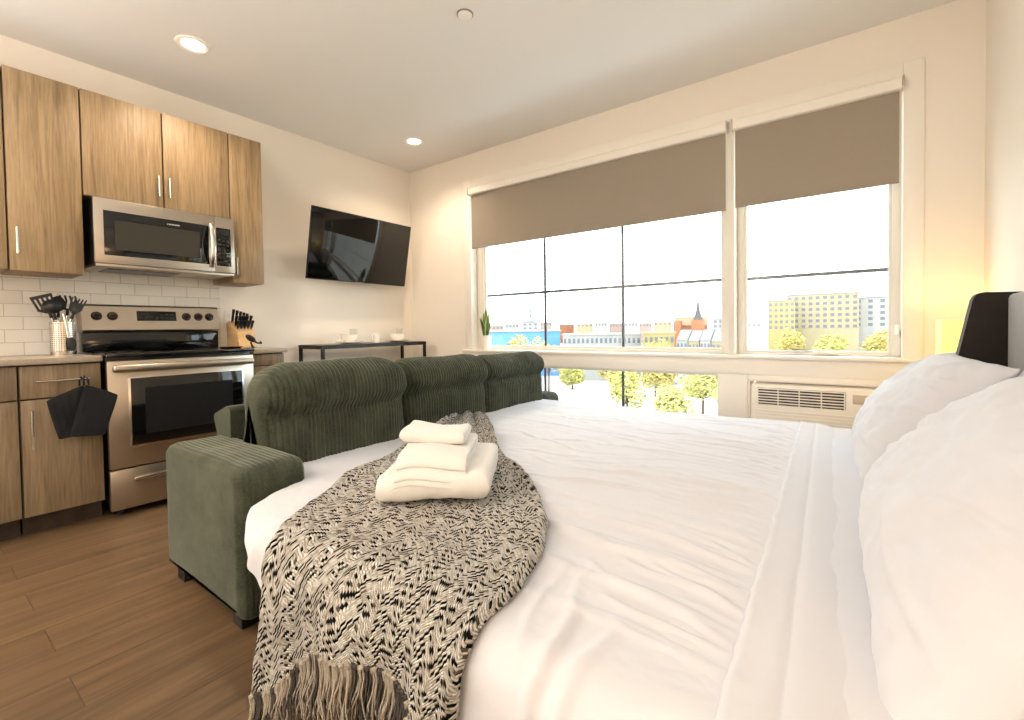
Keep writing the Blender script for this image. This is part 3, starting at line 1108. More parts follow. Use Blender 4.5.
def tvbox(name, mat, parent, d0, d1, y0, y1, z0, z1, bev=0.002):
    b = NB(); box(b, d0, d1, y0, y1, z0, z1, bev=bev)
    for v in b.verts:
        v.co = C0 + RM @ v.co
    return obj(name, b, mat, parent)


tvb = tvbox('bezel', 'black', t, -0.022, -0.001, -0.545, 0.545, -0.3075, 0.3075, 0.003)
tvbox('screen', 'tv', t, -0.0005, 0.0008, -0.539, 0.539, -0.298, 0.3015, 0.0004)
tvbox('back_housing', 'black', t, -0.065, -0.0225, -0.36, 0.36, -0.27, 0.12, 0.012)
tvbox('brand_plate', 'mark', tvb, -0.0008, 0.0012, -0.03, 0.03, -0.3125, -0.3055, 0.0005)
b = NB()
box(b, 0.0005, 0.018, -0.90, -0.66, 1.62, 1.92, bev=0.004)
box(b, 0.018, 0.055, -0.80, -0.76, 1.74, 1.80, bev=0.004)
tube(b, [(0.05, -0.78, 1.77), (0.155, -0.78, 1.76)], 0.018, 10)
obj('wall_mount', b, 'iron', t)


# ------------------------------------------------------------------ console table
TX0, TX1, TY0, TY1, TZ = 0.03, 0.40, -1.335, -0.18, 0.903
t = thing('console_table', 'narrow console table with black legs under the television', 'table', (0.215, -0.757, 0.0))
bx('table_top', 'table_top', t, TX0 + 0.026, TX1 - 0.026, TY0 + 0.026, TY1 - 0.026, TZ - 0.02, TZ, bev=0.001)
b = NB()
for a in ((TX0, TX1, TY0, TY0 + 0.025), (TX0, TX1, TY1 - 0.025, TY1), (TX0, TX0 + 0.025, TY0 + 0.025, TY1 - 0.025), (TX1 - 0.025, TX1, TY0 + 0.025, TY1 - 0.025)):
    box(b, a[0], a[1], a[2], a[3], TZ - 0.032, TZ + 0.0015)
obj('frame', b, 'iron', t, smooth=False)
for x in (TX0, TX1 - 0.025):
    for y in (TY0, TY1 - 0.025):
        bx('leg', 'iron', t, x, x + 0.025, y, y + 0.025, 0.0, TZ - 0.0325, bev=0.001)
b = NB()
for x in (TX0 + 0.007, TX1 - 0.018):
    box(b, x, x + 0.011, TY0 + 0.026, TY1 - 0.026, 0.18, 0.2)
obj('stretcher', b, 'iron', t)


def setting(y, what, x=0.22):
    b = NB(); lathe(b, [(0.0, 0.0), (0.06, 0.0), (0.07, 0.006), (0.122, 0.016), (0.125, 0.019), (0.12, 0.02), (0.068, 0.011), (0.0, 0.008)], (x, y, TZ + 0.001), 40)
    tag(obj('dinner_plate', b, 'ceramic'), 'white dinner plate on the console table ' + what, 'plate', 'white plates on the console table')
    b = NB(); lathe(b, [(0.0, 0.004), (0.03, 0.004), (0.032, 0.0), (0.036, 0.0), (0.042, 0.008), (0.07, 0.034), (0.08, 0.072), (0.077, 0.073), (0.066, 0.036), (0.033, 0.012), (0.0, 0.010)], (x, y, TZ + 0.012), 40)
    tag(obj('bowl', b, 'ceramic'), 'white bowl set on the plate ' + what, 'bowl', 'white bowls on the console table')
    b = NB(); lathe(b, [(0.0, 0.006), (0.026, 0.006), (0.028, 0.0), (0.03, 0.0), (0.034, 0.10), (0.036, 0.135), (0.0345, 0.135), (0.0325, 0.10), (0.0285, 0.012), (0.0, 0.010)], (x - 0.12, y + 0.125, TZ + 0.001), 32)
    tag(obj('drinking_glass', b, 'drink_glass'), 'clear drinking glass behind the plate ' + what, 'glass', 'drinking glasses on the console table')


setting(-0.955, 'at the end near the kitchen')
setting(-0.40, 'at the end near the window wall')
t = thing('coffee_mug', 'white coffee mug standing between the two place settings', 'mug', (0.22, -0.665, TZ + 0.001))
b = NB(); lathe(b, [(0.0, 0.0), (0.034, 0.0), (0.038, 0.004), (0.041, 0.05), (0.042, 0.092), (0.039, 0.092), (0.038, 0.05), (0.034, 0.008), (0.0, 0.006)], (0.22, -0.665, TZ + 0.001), 36)
obj('cup', b, 'ceramic', t)
b = NB(); tube(b, [(0.235, -0.665 - 0.034, TZ + 0.075), (0.25, -0.665 - 0.06, TZ + 0.072), (0.255, -0.665 - 0.066, TZ + 0.048), (0.25, -0.665 - 0.058, TZ + 0.026), (0.235, -0.665 - 0.036, TZ + 0.02)], 0.0055, 10)
obj('handle', b, 'ceramic', t)


# ------------------------------------------------------------------ snake plant on the sill
PX, PY, PZ = 1.035, 0.015, 0.8205
t = thing('snake_plant', 'small snake plant in a white pot at the left end of the window sill', 'plant', (PX, PY, PZ))
b = NB(); lathe(b, [(0.0, 0.0), (0.048, 0.0), (0.052, 0.004), (0.06, 0.12), (0.062, 0.138), (0.057, 0.138), (0.055, 0.12), (0.0, 0.118)], (PX, PY, PZ), 40)
obj('pot', b, 'ceramic', t)
b = NB(); lathe(b, [(0.0, 0.124), (0.03, 0.125), (0.0545, 0.122)], (PX, PY, PZ), 24)
obj('soil', b, 'soil', t)
rng = random.Random(3)
for k, (a, lean, ln) in enumerate(((0.3, 0.05, 0.27), (1.4, 0.10, 0.22), (2.5, 0.18, 0.24), (3.6, 0.08, 0.20), (4.7, 0.22, 0.19), (5.6, 0.24, 0.21), (0.9, 0.16, 0.17), (2.0, 0.02, 0.29))):
    base = Vector((PX + 0.022 * math.cos(a), PY + 0.022 * math.sin(a) * 0.8, PZ + 0.121))
    out = Vector((math.cos(a), math.sin(a), 0))
    sd = Vector((-math.sin(a + 0.7), math.cos(a + 0.7), 0))
    rows = []
    for i in range(13):
        s = i / 12
        wd = 0.023 * (0.55 + 1.1 * s) * (1 - s ** 3.2) + 0.0006
        c = base + Vector((0, 0, ln * s)) + out * (lean * ln * s * s * 1.6)
        tw = 0.6 * s
        d_ = sd * math.cos(tw) + out * math.sin(tw)
        nn_ = d_.cross(Vector((0, 0, 1)))
        rows.append([c + d_ * (wd * q) + nn_ * (0.006 * (q * q - 1) + th) for q, th in ((-1, 0.0), (-0.5, 0.001), (0, 0.0014), (0.5, 0.001), (1, 0.0), (0.5, -0.001), (0, -0.0014), (-0.5, -0.001))])
    b = NB(); grid(b, [[r[k2] for r in rows] for k2 in range(8)], wrap_u=True)
    lf = obj('leaf', b, 'leaf', t)
    b = NB()
    tube(b, [r[0] for r in rows], 0.0016, 6); tube(b, [r[4] for r in rows], 0.0016, 6)
    obj('leaf_margin', b, 'leaf_edge', lf)


# ------------------------------------------------------------------ air conditioner
t = thing('air_conditioner', 'cream wall air conditioner below the right-hand window', 'air conditioner', (3.745, 0.0, 0.205))
b = NB()
box(b, 3.385, 4.105, -0.075, 0.19, 0.21, 0.634, bev=0.012, seg=3)
obj('case', b, 'ac', t)
b = NB(); box(b, 3.425, 3.895, -0.0765, -0.0755, 0.505, 0.612, bev=0.0003)
gr = obj('outlet_recess', b, 'ac_dark', t)
b = NB()
for k in range(6):
    z = 0.514 + k * 0.0178
    box(b, 3.43, 3.89, -0.084, -0.0768, z, z + 0.0075, bev=0.001)
for k in range(5):
    x = 3.4255 + k * 0.1155
    box(b, x, x + 0.006, -0.0865, -0.0843, 0.506, 0.611)
obj('louvre', b, 'ac', gr)
b = NB(); box(b, 3.93, 4.07, -0.079, -0.0755, 0.545, 0.60, bev=0.002)
obj('control_flap', b, plain('beige_flap', (206, 186, 158), 0.5), t)
b = NB()
for k in range(12):
    z = 0.24 + k * 0.02
    box(b, 3.405, 4.085, -0.079, -0.0752, z, z + 0.011, bev=0.0015)
obj('intake_grille', b, 'ac', t)


# ------------------------------------------------------------------ ceiling fittings
for (x, y, lab) in ((0.757, -2.336, 'lit recessed ceiling light over the kitchen range'), (0.696, -0.557, 'lit recessed ceiling light near the room corner')):
    t = thing('ceiling_light', lab, 'ceiling light', (x, y, H - 0.02), 'recessed ceiling lights')
    b = NB(); lathe(b, [(0.062, -0.004), (0.074, -0.012), (0.088, -0.006), (0.09, -0.0005), (0.06, -0.0005), (0.062, -0.004)], (x, y, H), 40)
    obj('trim_ring', b, 'trim', t)
    b = NB(); lathe(b, [(0.0, -0.001), (0.0595, -0.001), (0.0595, -0.005), (0.0, -0.008)], (x, y, H), 40)
    obj('lens', b, 'bulb', t)
t = thing('sprinkler_cover', 'round white sprinkler cover on the ceiling above the bed', 'sprinkler', (2.217, -1.537, H - 0.014))
b = NB(); lathe(b, [(0.0, -0.012), (0.036, -0.012), (0.04, -0.009), (0.04, -0.006), (0.0, -0.006)], (2.217, -1.537, H), 36)
obj('cover_disc', b, 'trim', t)
b = NB(); lathe(b, [(0.0, -0.0005), (0.046, -0.0005), (0.046, -0.003), (0.0, -0.0036)], (2.217, -1.537, H), 36)
obj('escutcheon', b, plain('gap_shade_ring', (150, 146, 140), 0.6), t)  # grey tone paints the shadow gap round the disc


# ------------------------------------------------------------------ sofa (green corduroy)
def resample(poly, step, closed=True):
    pts = [Vector((p[0], p[1])) for p in poly]
    if closed:
        pts.append(pts[0])
    out = []
    for a, c in zip(pts, pts[1:]):
        n = max(1, int((c - a).length / step))
        out += [a.lerp(c, k / n) for k in range(n)]
    if not closed:
        out.append(pts[-1])
    return out


def rounded(poly, radii, seg=6):
    """round the corners of a closed polygon"""
    out = []
    n = len(poly)
    for i in range(n):
        p = Vector(poly[i]); a = Vector(poly[i - 1]); c = Vector(poly[(i + 1) % n])
        r = radii[i]
        d0, d1 = (a - p).normalized(), (c - p).normalized()
        r = min(r, (a - p).length * 0.49, (c - p).length * 0.49)
        for k in range(seg + 1):
            t = k / seg
            q0, q1 = p + d0 * r * (1 - t), p + d1 * r * t
            out.append(q0.lerp(q1, t))
    return out


def ridged(bm, prof, w0, w1, axis='y', pitch=0.019, amp=0.0035, end=5.0, soft=0.10, per=6, crush=0.0):
    """loft a closed profile along an axis; corduroy ridges run along the profile; the ends close like a stuffed cushion"""
    P = resample(prof, 0.02)
    n = len(P)
    c = sum(P, Vector((0, 0))) / n
    nr = []
    for i in range(n):
        d = (P[(i + 1) % n] - P[i - 1])
        q = Vector((d.y, -d.x)).normalized()
        if q.dot(P[i] - c) < 0:
            q = -q
        nr.append(q)
    L = w1 - w0
    st = int(L / pitch * per)
    ts = [0.0, 0.002, 0.006, 0.012, 0.02, 0.03]
    ws = sorted(set([w0 + t * L for t in ts] + [w1 - t * L for t in ts] + [w0 + 0.035 * L + k / st * L * 0.93 for k in range(st + 1)]))
    rows = []
    for wv in ws:
        e = min(wv - w0, w1 - wv)
        q = max(0.0, 1 - e / soft)
        s_in = soft * (1 - (1 - q ** 2.2) ** (1 / 2.2)) if q < 1 else soft
        rid = amp * (abs(math.sin(PI * wv / pitch)) ** 0.6 - 0.6) * min(1.0, e / 0.01)
        row = []
        for p, m in zip(P, nr):
            cr_ = crush * fbm(p.x * 5 + wv * 3, p.y * 5, wv * 4, 3)
            x = p - m * s_in * 0.55 + (c - p) * (s_in * 0.55 / max(0.12, (p - c).length)) * 0.6 + m * (rid + cr_)
            row.append((x.x, wv, x.y) if axis == 'y' else (wv, x.x, x.y))
        rows.append(row)
    V = grid(bm, list(map(list, zip(*rows))), wrap_u=True)
    for k in (0, -1):
        bm.faces.new([V[i][k] for i in range(n)])


t = thing('sofa', 'dark green corduroy sofa between the kitchen and the white bed', 'sofa', (2.0, -1.45, 0.0))
SX0, SX1 = 1.62, 2.315


def arm(y0, y1, SX1=SX1, top=0.565):
    b = NB()
    ridged(b, rounded([(SX0, 0.05), (SX1, 0.05), (SX1, top), (SX0, top)], [0.02, 0.02, 0.06, 0.06]), y0, y1, soft=0.05, amp=0.0028, crush=0.004)
    return obj('arm', b, 'cord', t, angle=80)


arm(-2.80, -2.555)
arm(-0.43, -0.20, 2.0, 0.50)
b = NB(); ridged(b, rounded([(1.68, 0.06), (2.30, 0.06), (2.30, 0.425), (1.68, 0.425)], [0.02, 0.02, 0.06, 0.03]), -2.553, -0.432, soft=0.03, amp=0.002, per=4)
obj('seat', b, 'cord', t, angle=80)
b = NB(); prism(b, rounded([(1.70, 0.43), (1.775, 0.43), (1.775, 0.69), (1.75, 0.705), (1.61, 0.655), (1.605, 0.635)], [0.01, 0.01, 0.03, 0.03, 0.02, 0.02], 3), -2.60, -0.40)
obj('back_frame', b, 'cord', t, angle=80)
for x in (1.70, 2.22):
    for y in (-2.74, -0.27):
        x = min(x, 1.95) if y > -1 else x
        b = NB(); box(b, x - 0.035, x + 0.035, y - 0.035, y + 0.035, 0.0, 0.055, bev=0.004)
        obj('foot', b, 'black', t)


def back_cushion(y0, y1, top, fx, rnd, mat, bulge=0.035, base=0.43):
    prof = rounded([(1.80, base), (fx - 0.02, base), (fx + 0.005, base + 0.10), (fx, base + 0.285), (fx - 0.014, base + 0.315), (fx + bulge, base + 0.37), (fx + bulge - 0.02, top - 0.05),
                    (fx - 0.07, top), (1.86, top - 0.015), (1.79, top - 0.12), (1.80, base + 0.2)],
                   [0.02, 0.04, 0.06, 0.02, 0.02, 0.05, 0.06, 0.07, 0.06, 0.08, 0.1], 5)
    b = NB()
    ridged(b, prof, y0, y1, soft=rnd, amp=0.008, crush=0.006)
    return obj('back_cushion', b, mat, t, angle=80)


back_cushion(-2.595, -1.852, 0.892, 2.10, 0.17, 'cord', base=0.36)
back_cushion(-1.848, -1.168, 0.866, 2.04, 0.09, 'cord', base=0.36)
back_cushion(-1.164, -0.47, 0.85, 2.02, 0.075, 'cord', base=0.36)


# ------------------------------------------------------------------ pillows
def ridge(x, s, x0, s0, x1, s1, wdt, h):
    """one soft fold running between two points"""
    dx, ds = x1 - x0, s1 - s0
    L2 = dx * dx + ds * ds
    t = ((x - x0) * dx + (s - s0) * ds) / L2
    if t < -0.1 or t > 1.1:
        return 0.0
    d = ((x - x0) * ds - (s - s0) * dx) / math.sqrt(L2)
    d += 0.012 * min(1.0, L2 / 0.16) * math.sin(t * 7 + x0 * 40)
    if abs(d) > wdt * 3:
        return 0.0
    return h * math.exp(-(d / wdt) ** 2) * max(0.0, math.sin(PI * min(1, max(0, (t + 0.1) / 1.2)))) ** 0.7


def pillow_mesh(bm, a, c, th, seed, rot, cen, nu=90, nv=70, sag=0.0, crease=0.0):
    rot = rot.to_3x3()
    P = [[None] * (nv + 1) for _ in range(nu + 1)]
    F, B = [], []
    for i in range(nu + 1):
        u = -1 + 2 * i / nu
        fr, br = [], []
        for j in range(nv + 1):
            v = -1 + 2 * j / nv
            x = a * u * (1 - 0.07 * (1 - v * v) * abs(u) ** 3)
            y = c * v * (1 - 0.09 * (1 - u * u) * abs(v) ** 3)
            h = ((1 - abs(u) ** 2.4) * (1 - abs(v) ** 2.4))
            h = max(h, 0) ** 0.52
            wr = 0.012 * fbm(x * 5 + seed, y * 5, 1.0, 4) * min(1, h * 3) + 0.010 * abs(fbm(x * 3 + seed, y * 7 + seed, 3.0, 3)) * min(1, h * 2)
            if crease:
                for (u0, v0, u1, v1, wd_, hh) in ((-0.95, -0.2, -0.2, 0.25, 0.035, 0.011), (-0.9, -0.7, -0.35, -0.2, 0.03, 0.009), (0.95, 0.1, 0.45, -0.2, 0.03, 0.010), (0.9, -0.6, 0.3, -0.5, 0.03, 0.008), (-0.3, 0.9, -0.1, 0.3, 0.03, 0.008), (0.2, -0.95, 0.05, -0.3, 0.03, 0.009), (-0.6, -0.95, -0.5, -0.5, 0.03, 0.008), (0.7, 0.9, 0.4, 0.4, 0.03, 0.008), (0.93, 0.6, 0.6, 0.35, 0.03, 0.009)):
                    wr += ridge(u, v, u0, v0, u1, v1, wd_, hh * crease) * min(1, h * 3)
                wr += 0.012 * abs(fbm(u * 2.2 + seed, v * 2.2, 6.0, 3)) * min(1, h * 2)
            edge = 0.006 * math.sin(18 * (u + v) + seed) * (1 - min(1, h * 2.2))
            fr.append(cen + rot @ Vector((x, y - sag * h * 0.1, th * h * (1 - sag * v) + wr + edge + 0.002)))
            br.append(cen + rot @ Vector((x, y, -th * 0.8 * h + edge - 0.002)))
        F.append(fr); B.append(br)
    VA, VB = grid(bm, F), grid(bm, B)
    rim = lambda G: [G[i][0] for i in range(nu)] + [G[nu][j] for j in range(nv)] + [G[i][nv] for i in range(nu, 0, -1)] + [G[0][j] for j in range(nv, 0, -1)]
    ra, rb = rim(VA), rim(VB)
    for k in range(len(ra)):
        bm.faces.new((ra[k], ra[(k + 1) % len(ra)], rb[(k + 1) % len(ra)], rb[k]))


def axes(xa, lean, toward):
    """pillow frame: xa runs along the pillow, it leans back by lean degrees from upright; toward is the way its face looks"""
    xa = Vector(xa).normalized()
    tw = Vector(toward).normalized()
    L = math.radians(lean)
    up = Vector((0, 0, 1)) * math.cos(L) - tw * math.sin(L)
    z = xa.cross(up)
    if z.dot(tw) < 0:
        xa = -xa
        z = xa.cross(up)
    return Matrix((xa, up, z)).transposed()



# ------------------------------------------------------------------ bed
TOP = 0.478
Y_FAR, Y_NEAR, RN, RF = -0.40, -2.885, 0.085, 0.10
FLAT = (Y_FAR - RF) - (Y_NEAR + RN)
ARC = RN * PI / 2


def surf(x, s, off=0.0):
    """point on the bedding: s runs over the top from the window side to the near side and down"""
    if s < 0:
        a = min(-s / RF, PI / 2)
        ex = max(0, -s - RF * PI / 2)
        n = Vector((0, math.sin(a), math.cos(a)))
        p = Vector((x, Y_FAR - RF + RF * math.sin(a), TOP - RF + RF * math.cos(a) - ex))
    elif s < FLAT:
        n = Vector((0, 0, 1))
        p = Vector((x, Y_FAR - RF - s, TOP))
    else:
        q = s - FLAT
        a = min(q / RN, PI / 2)
        ex = max(0, q - ARC)
        n = Vector((0, -math.sin(a), math.cos(a)))
        p = Vector((x, Y_NEAR + RN - RN * math.sin(a) - 0.06 * ex, TOP - RN + RN * math.cos(a) - ex))
    return p + n * off


rw = random.Random(11)
FOLDS = []
for k in range(60):                                # gathers that start at the hem seam and run toward the foot
    s0 = 0.15 + 2.1 * k / 60 + rw.uniform(-0.03, 0.03)
    ln = rw.choice((0.12, 0.16, 0.2, 0.3, 0.45, 0.62))
    FOLDS.append((3.70 + 0.03 * s0, s0, 3.70 - ln, s0 + rw.uniform(-0.07, 0.03) - 0.05, rw.uniform(0.0095, 0.014), rw.uniform(0.003, 0.007)))
for k in range(44):                                # loose creases over the middle
    x0, s0 = rw.uniform(2.6, 3.5), rw.uniform(0.3, 2.2)
    a = rw.uniform(-0.5, 0.5)
    ln = rw.uniform(0.08, 0.4)
    FOLDS.append((x0, s0, x0 - ln * math.cos(a), s0 + ln * math.sin(a), rw.uniform(0.0095, 0.014), rw.uniform(0.0015, 0.0045)))
for (a) in ((3.74, 1.83, 3.18, 1.76, 0.017, 0.011), (3.76, 1.95, 3.28, 1.89, 0.017, 0.012), (3.72, 1.45, 2.95, 1.55, 0.016, 0.009), (3.72, 1.30, 3.1, 1.38, 0.016, 0.009),
            (3.76, 2.12, 3.45, 2.02, 0.016, 0.009), (3.40, 2.05, 3.47, 2.35, 0.013, 0.005), (3.46, 2.02, 3.54, 2.4, 0.013, 0.005), (3.52, 2.2, 3.5, 2.75, 0.016, 0.010),
            (3.58, 2.2, 3.6, 2.75, 0.016, 0.010), (2.62, 2.3, 2.58, 2.75, 0.02, 0.012), (3.3, 2.3, 3.34, 2.8, 0.02, 0.012), (3.05, 2.3, 3.0, 2.8, 0.02, 0.012)):
    FOLDS.append(a)


def duvet_h(x, s):
    h = 0.010 * fbm(x * 1.7, s * 1.7, 0.0, 3) + 0.0035 * fbm(x * 6, s * 9, 5.0, 4)
    for f in FOLDS:
        if abs(s - (f[1] + f[3]) / 2) < 0.5:
            h += 1.15 * ridge(x, s, *f)
    # soft fold of the cover where it was creased in storage
    h += 0.004 * math.exp(-((s - 0.62 - 0.05 * x) / 0.012) ** 2)
    return h


def s_end(x):
    """how far the cover reaches on the near side: it stops at the sofa arm, then hangs as a corner"""
    return interp([(1.9, 2.05), (2.315, 2.08), (2.36, 2.22), (2.42, 2.31), (2.49, 2.37), (2.60, 2.48), (2.69, 2.57), (2.75, 2.64), (2.8, 2.62), (3.0, 2.55), (3.28, 2.55), (3.37, 2.80), (4.5, 2.85)], x)[0]


bed = thing('bed', 'white bed with a dark winged headboard against the right wall', 'bed', (3.4, -1.6, 0.0))
b = NB(); box(b, 2.42, 4.34, -2.70, -0.5, 0.10, 0.25, bev=0.01)
obj('bed_base', b, 'velvet', bed)
for x in (2.5, 4.25):
    for y in (-2.58, -0.58):
        bx('leg', 'black', bed, x - 0.03, x + 0.03, y - 0.03, y + 0.03, 0.0, 0.0995, bev=0.004)
b = NB(); box(b, 2.40, 4.36, -2.72, -0.47, 0.251, 0.438, bev=0.05, seg=4)
obj('mattress', b, 'sheet', bed)
# fitted sheet seen between the hem of the cover and the pillows
b = NB()
nx, ns = 40, 150
rows = []
for i in range(nx + 1):
    x = 3.62 + (4.372 - 3.62) * i / nx
    rows.append([surf(x, -0.12 + (2.62 + 0.12) * j / ns, -0.004 + 0.004 * fbm(x * 3, j * 0.05, 2.0, 3) + 0.002 * fbm(x * 10, j * 0.2, 7.0, 3)) for j in range(ns + 1)])
grid(b, rows)
obj('fitted_sheet', b, 'sheet', bed, angle=90)
# headboard: padded front in the lit velvet copy, dark wing at the window end, curving forward toward the bottom
b = NB(); box(b, 4.415, 4.483, -2.62, -0.87, 0.12, 1.13, bev=0.02, seg=3)
hb = obj('headboard', b, 'velvet_lit', bed)
for (y0, y1) in ((-0.869, -0.80), (-2.69, -2.621)):
    b = NB()
    prism(b, rounded([(4.484, 0.12), (4.484, 1.135), (4.325, 1.14), (4.310, 1.06), (4.285, 0.92), (4.262, 0.80), (4.24, 0.68), (4.23, 0.12)], [0.01, 0.03, 0.03, 0.05, 0.1, 0.1, 0.1, 0.02], 5), y0, y1, bev=0.006)
    obj('wing', b, 'velvet', hb)

# the white cover
b = NB()
nx, ns = 290, 570
XD0, XD1 = 2.005, 3.70
rows = []
for i in range(nx + 1):
    x0 = XD0 + (XD1 - XD0) * i / nx
    e = s_end(x0)
    row = []
    for j in range(ns + 1):
        s = -0.14 + (e + 0.14) * j / ns
        x = x0 + (0.04 * s if x0 > 3 else 0.04 * s * sm((x0 - 2.3) / 0.7)) * 1.0
        row.append(surf(x, s, duvet_h(x, s)))
    rows.append(row)
grid(b, rows)
cv = tag(obj('duvet_cover', b, 'sheet', angle=180), 'white wrinkled bed cover spread over the bed up to the sofa cushions', 'bed cover')
try:
    cv.cycles.shadow_terminator_geometry_offset = 0.3
    cv.cycles.shadow_terminator_offset = 0.2
except Exception:
    pass
# hem band sewn along its upper edge, with a stitched line
b = NB()
rows = []
for i, (dx, dz) in enumerate(((-0.008, -0.006), (-0.003, 0.006), (0.004, 0.010), (0.012, 0.0085), (0.02, 0.007), (0.04, 0.0065), (0.066, 0.006), (0.0695, 0.004), (0.073, 0.0058), (0.09, 0.005), (0.12, 0.001), (0.17, -0.012))):
    row = []
    for j in range(181):
        s = -0.135 + (2.78 + 0.135) * j / 180
        x = 3.70 + 0.04 * s + dx + 0.003 * fbm(s * 6, 1.0)
        row.append(surf(x, s, dz + 0.003 * fbm(x * 2, s * 3, 4.0, 3) * (1 if dz > 0.002 else 0.0) + 0.004 * max(0, math.sin(s * 60 + 3 * fbm(s * 4, 2.0))) * math.exp(-dx / 0.03)))
    rows.append(row)
grid(b, rows)
obj('hem_band', b, 'sheet', cv, angle=180)

# pillows at the head
b = NB(); pillow_mesh(b, 0.46, 0.29, 0.135, 1.0, axes((0, 1, 0), 40, (-1, 0.05, 0)), Vector((4.145, -1.0, 0.66)), crease=1.0)
tag(obj('bed_pillow', b, 'pillow', angle=180), 'white pillow at the window side of the bed, in front of the lamp', 'pillow', 'white bed pillows')
b = NB(); pillow_mesh(b, 0.60, 0.31, 0.155, 2.3, axes((0.0, 1, 0), 44, (-1, 0, 0)), Vector((4.195, -2.10, 0.645)), crease=1.0)
tag(obj('bed_pillow', b, 'pillow', angle=180), 'large white pillow nearest the camera on the right', 'pillow', 'white bed pillows')
b = NB(); pillow_mesh(b, 0.40, 0.25, 0.085, 5.1, axes((0, 1, 0), 16, (-1, 0, 0)), Vector((4.34, -1.72, 0.675)), 40, 30)
tag(obj('bed_pillow', b, 'pillow', angle=180), 'white pillow standing against the headboard behind the large near pillow', 'pillow', 'white bed pillows')

# bedside lamp between headboard and window wall
t = thing('bedside_lamp', 'lit yellow lamp with a square shade between the headboard and the window wall', 'lamp', (4.38, -0.24, 0.0))
b = NB(); box(b, 4.285, 4.475, -0.335, -0.145, 0.82, 1.033, bev=0.003)
bmesh.ops.delete(b, geom=[f for f in b.faces if abs(f.normal.z) > 0.9], context='FACES')
obj('lamp_shade', b, 'lampshade', t)
b = NB(); tube(b, [(4.38, -0.24, 0.02), (4.38, -0.24, 0.90)], 0.011, 12)
obj('pole', b, 'iron', t)
b = NB(); lathe(b, [(0.0, 0.0), (0.095, 0.0), (0.095, 0.012), (0.02, 0.024), (0.0, 0.024)], (4.38, -0.24, 0), 32)
obj('base', b, 'iron', t)
lamp('bedside_bulb', 'POINT', (4.38, -0.24, 0.96), 1.2, (1.0, 0.72, 0.4), shadow_soft_size=0.03)
# bare light, no lamp body, added for an assumed twin on the near side of the headboard, outside the picture
lamp('bedside_bulb', 'POINT', (4.42, -3.3, 0.95), 3.5, (1.0, 0.58, 0.28), shadow_soft_size=0.14)


# ------------------------------------------------------------------ knitted throw
LEFT = [(0.0, 2.74, 2.70), (0.14, 2.745, 2.50), (0.22, 2.70, 2.36), (0.34, 2.60, 2.22), (0.48, 2.45, 2.01), (0.64, 2.37, 1.75), (0.73, 2.32, 1.62), (0.90, 2.16, 1.20), (1.0, 2.06, 0.98)]
RIGHT = [(0.0, 3.39, 2.50), (0.12, 3.40, 2.37), (0.24, 3.39, 2.21), (0.36, 3.345, 2.05), (0.46, 3.275, 1.92), (0.55, 3.13, 1.74), (0.62, 2.95, 1.57), (0.68, 2.80, 1.48), (0.76, 2.66, 1.36), (0.88, 2.43, 1.13), (1.0, 2.20, 0.90)]
HEM = [(0.0, 2.74, 2.70), (0.12, 2.81, 2.67), (0.26, 2.90, 2.575), (0.42, 3.03, 2.485), (0.56, 3.13, 2.475), (0.70, 3.22, 2.48), (0.84, 3.31, 2.49), (1.0, 3.39, 2.50)]
TOPE = [(0.0, 2.06, 0.98), (0.5, 2.12, 0.92), (1.0, 2.20, 0.90)]


def throw_xs(u, v):
    l, r = Vector(interp(LEFT, v)), Vector(interp(RIGHT, v))
    h, tp = Vector(interp(HEM, u)), Vector(interp(TOPE, u))
    c00, c10, c01, c11 = Vector(LEFT[0][1:]), Vector(RIGHT[0][1:]), Vector(LEFT[-1][1:]), Vector(RIGHT[-1][1:])
    p = l * (1 - u) + r * u + h * (1 - v) + tp * v - (c00 * (1 - u) * (1 - v) + c10 * u * (1 - v) + c01 * (1 - u) * v + c11 * u * v)
    return p


def throw_h(x, s, u, v):
    h = 0.016 + 0.013 * fbm(x * 4, s * 4, 9.0, 3) + 0.004 * fbm(x * 14, s * 14, 2.0, 3)
    # hanging folds on the near side
    d = sm((s - 2.26) / 0.25)
    h += d * (0.016 + 0.02 * math.sin(u * 15 + 0.6) * (0.4 + 0.6 * d))
    # bunched toward the far end, rolled edge along the borders
    far = sm((v - 0.66) / 0.2)
    h += far * (0.02 + 0.022 * abs(math.sin(u * 7 + v * 9)) + 0.015 * fbm(x * 9, s * 9, 1.0, 3))
    e = min(u, 1 - u)
    h += 0.012 * math.exp(-((e - 0.025) / 0.02) ** 2)
    h -= 0.012 * math.exp(-(e / 0.008) ** 2)
    return max(0.006, h) + max(0.0, duvet_h(x, s)) * 0.8


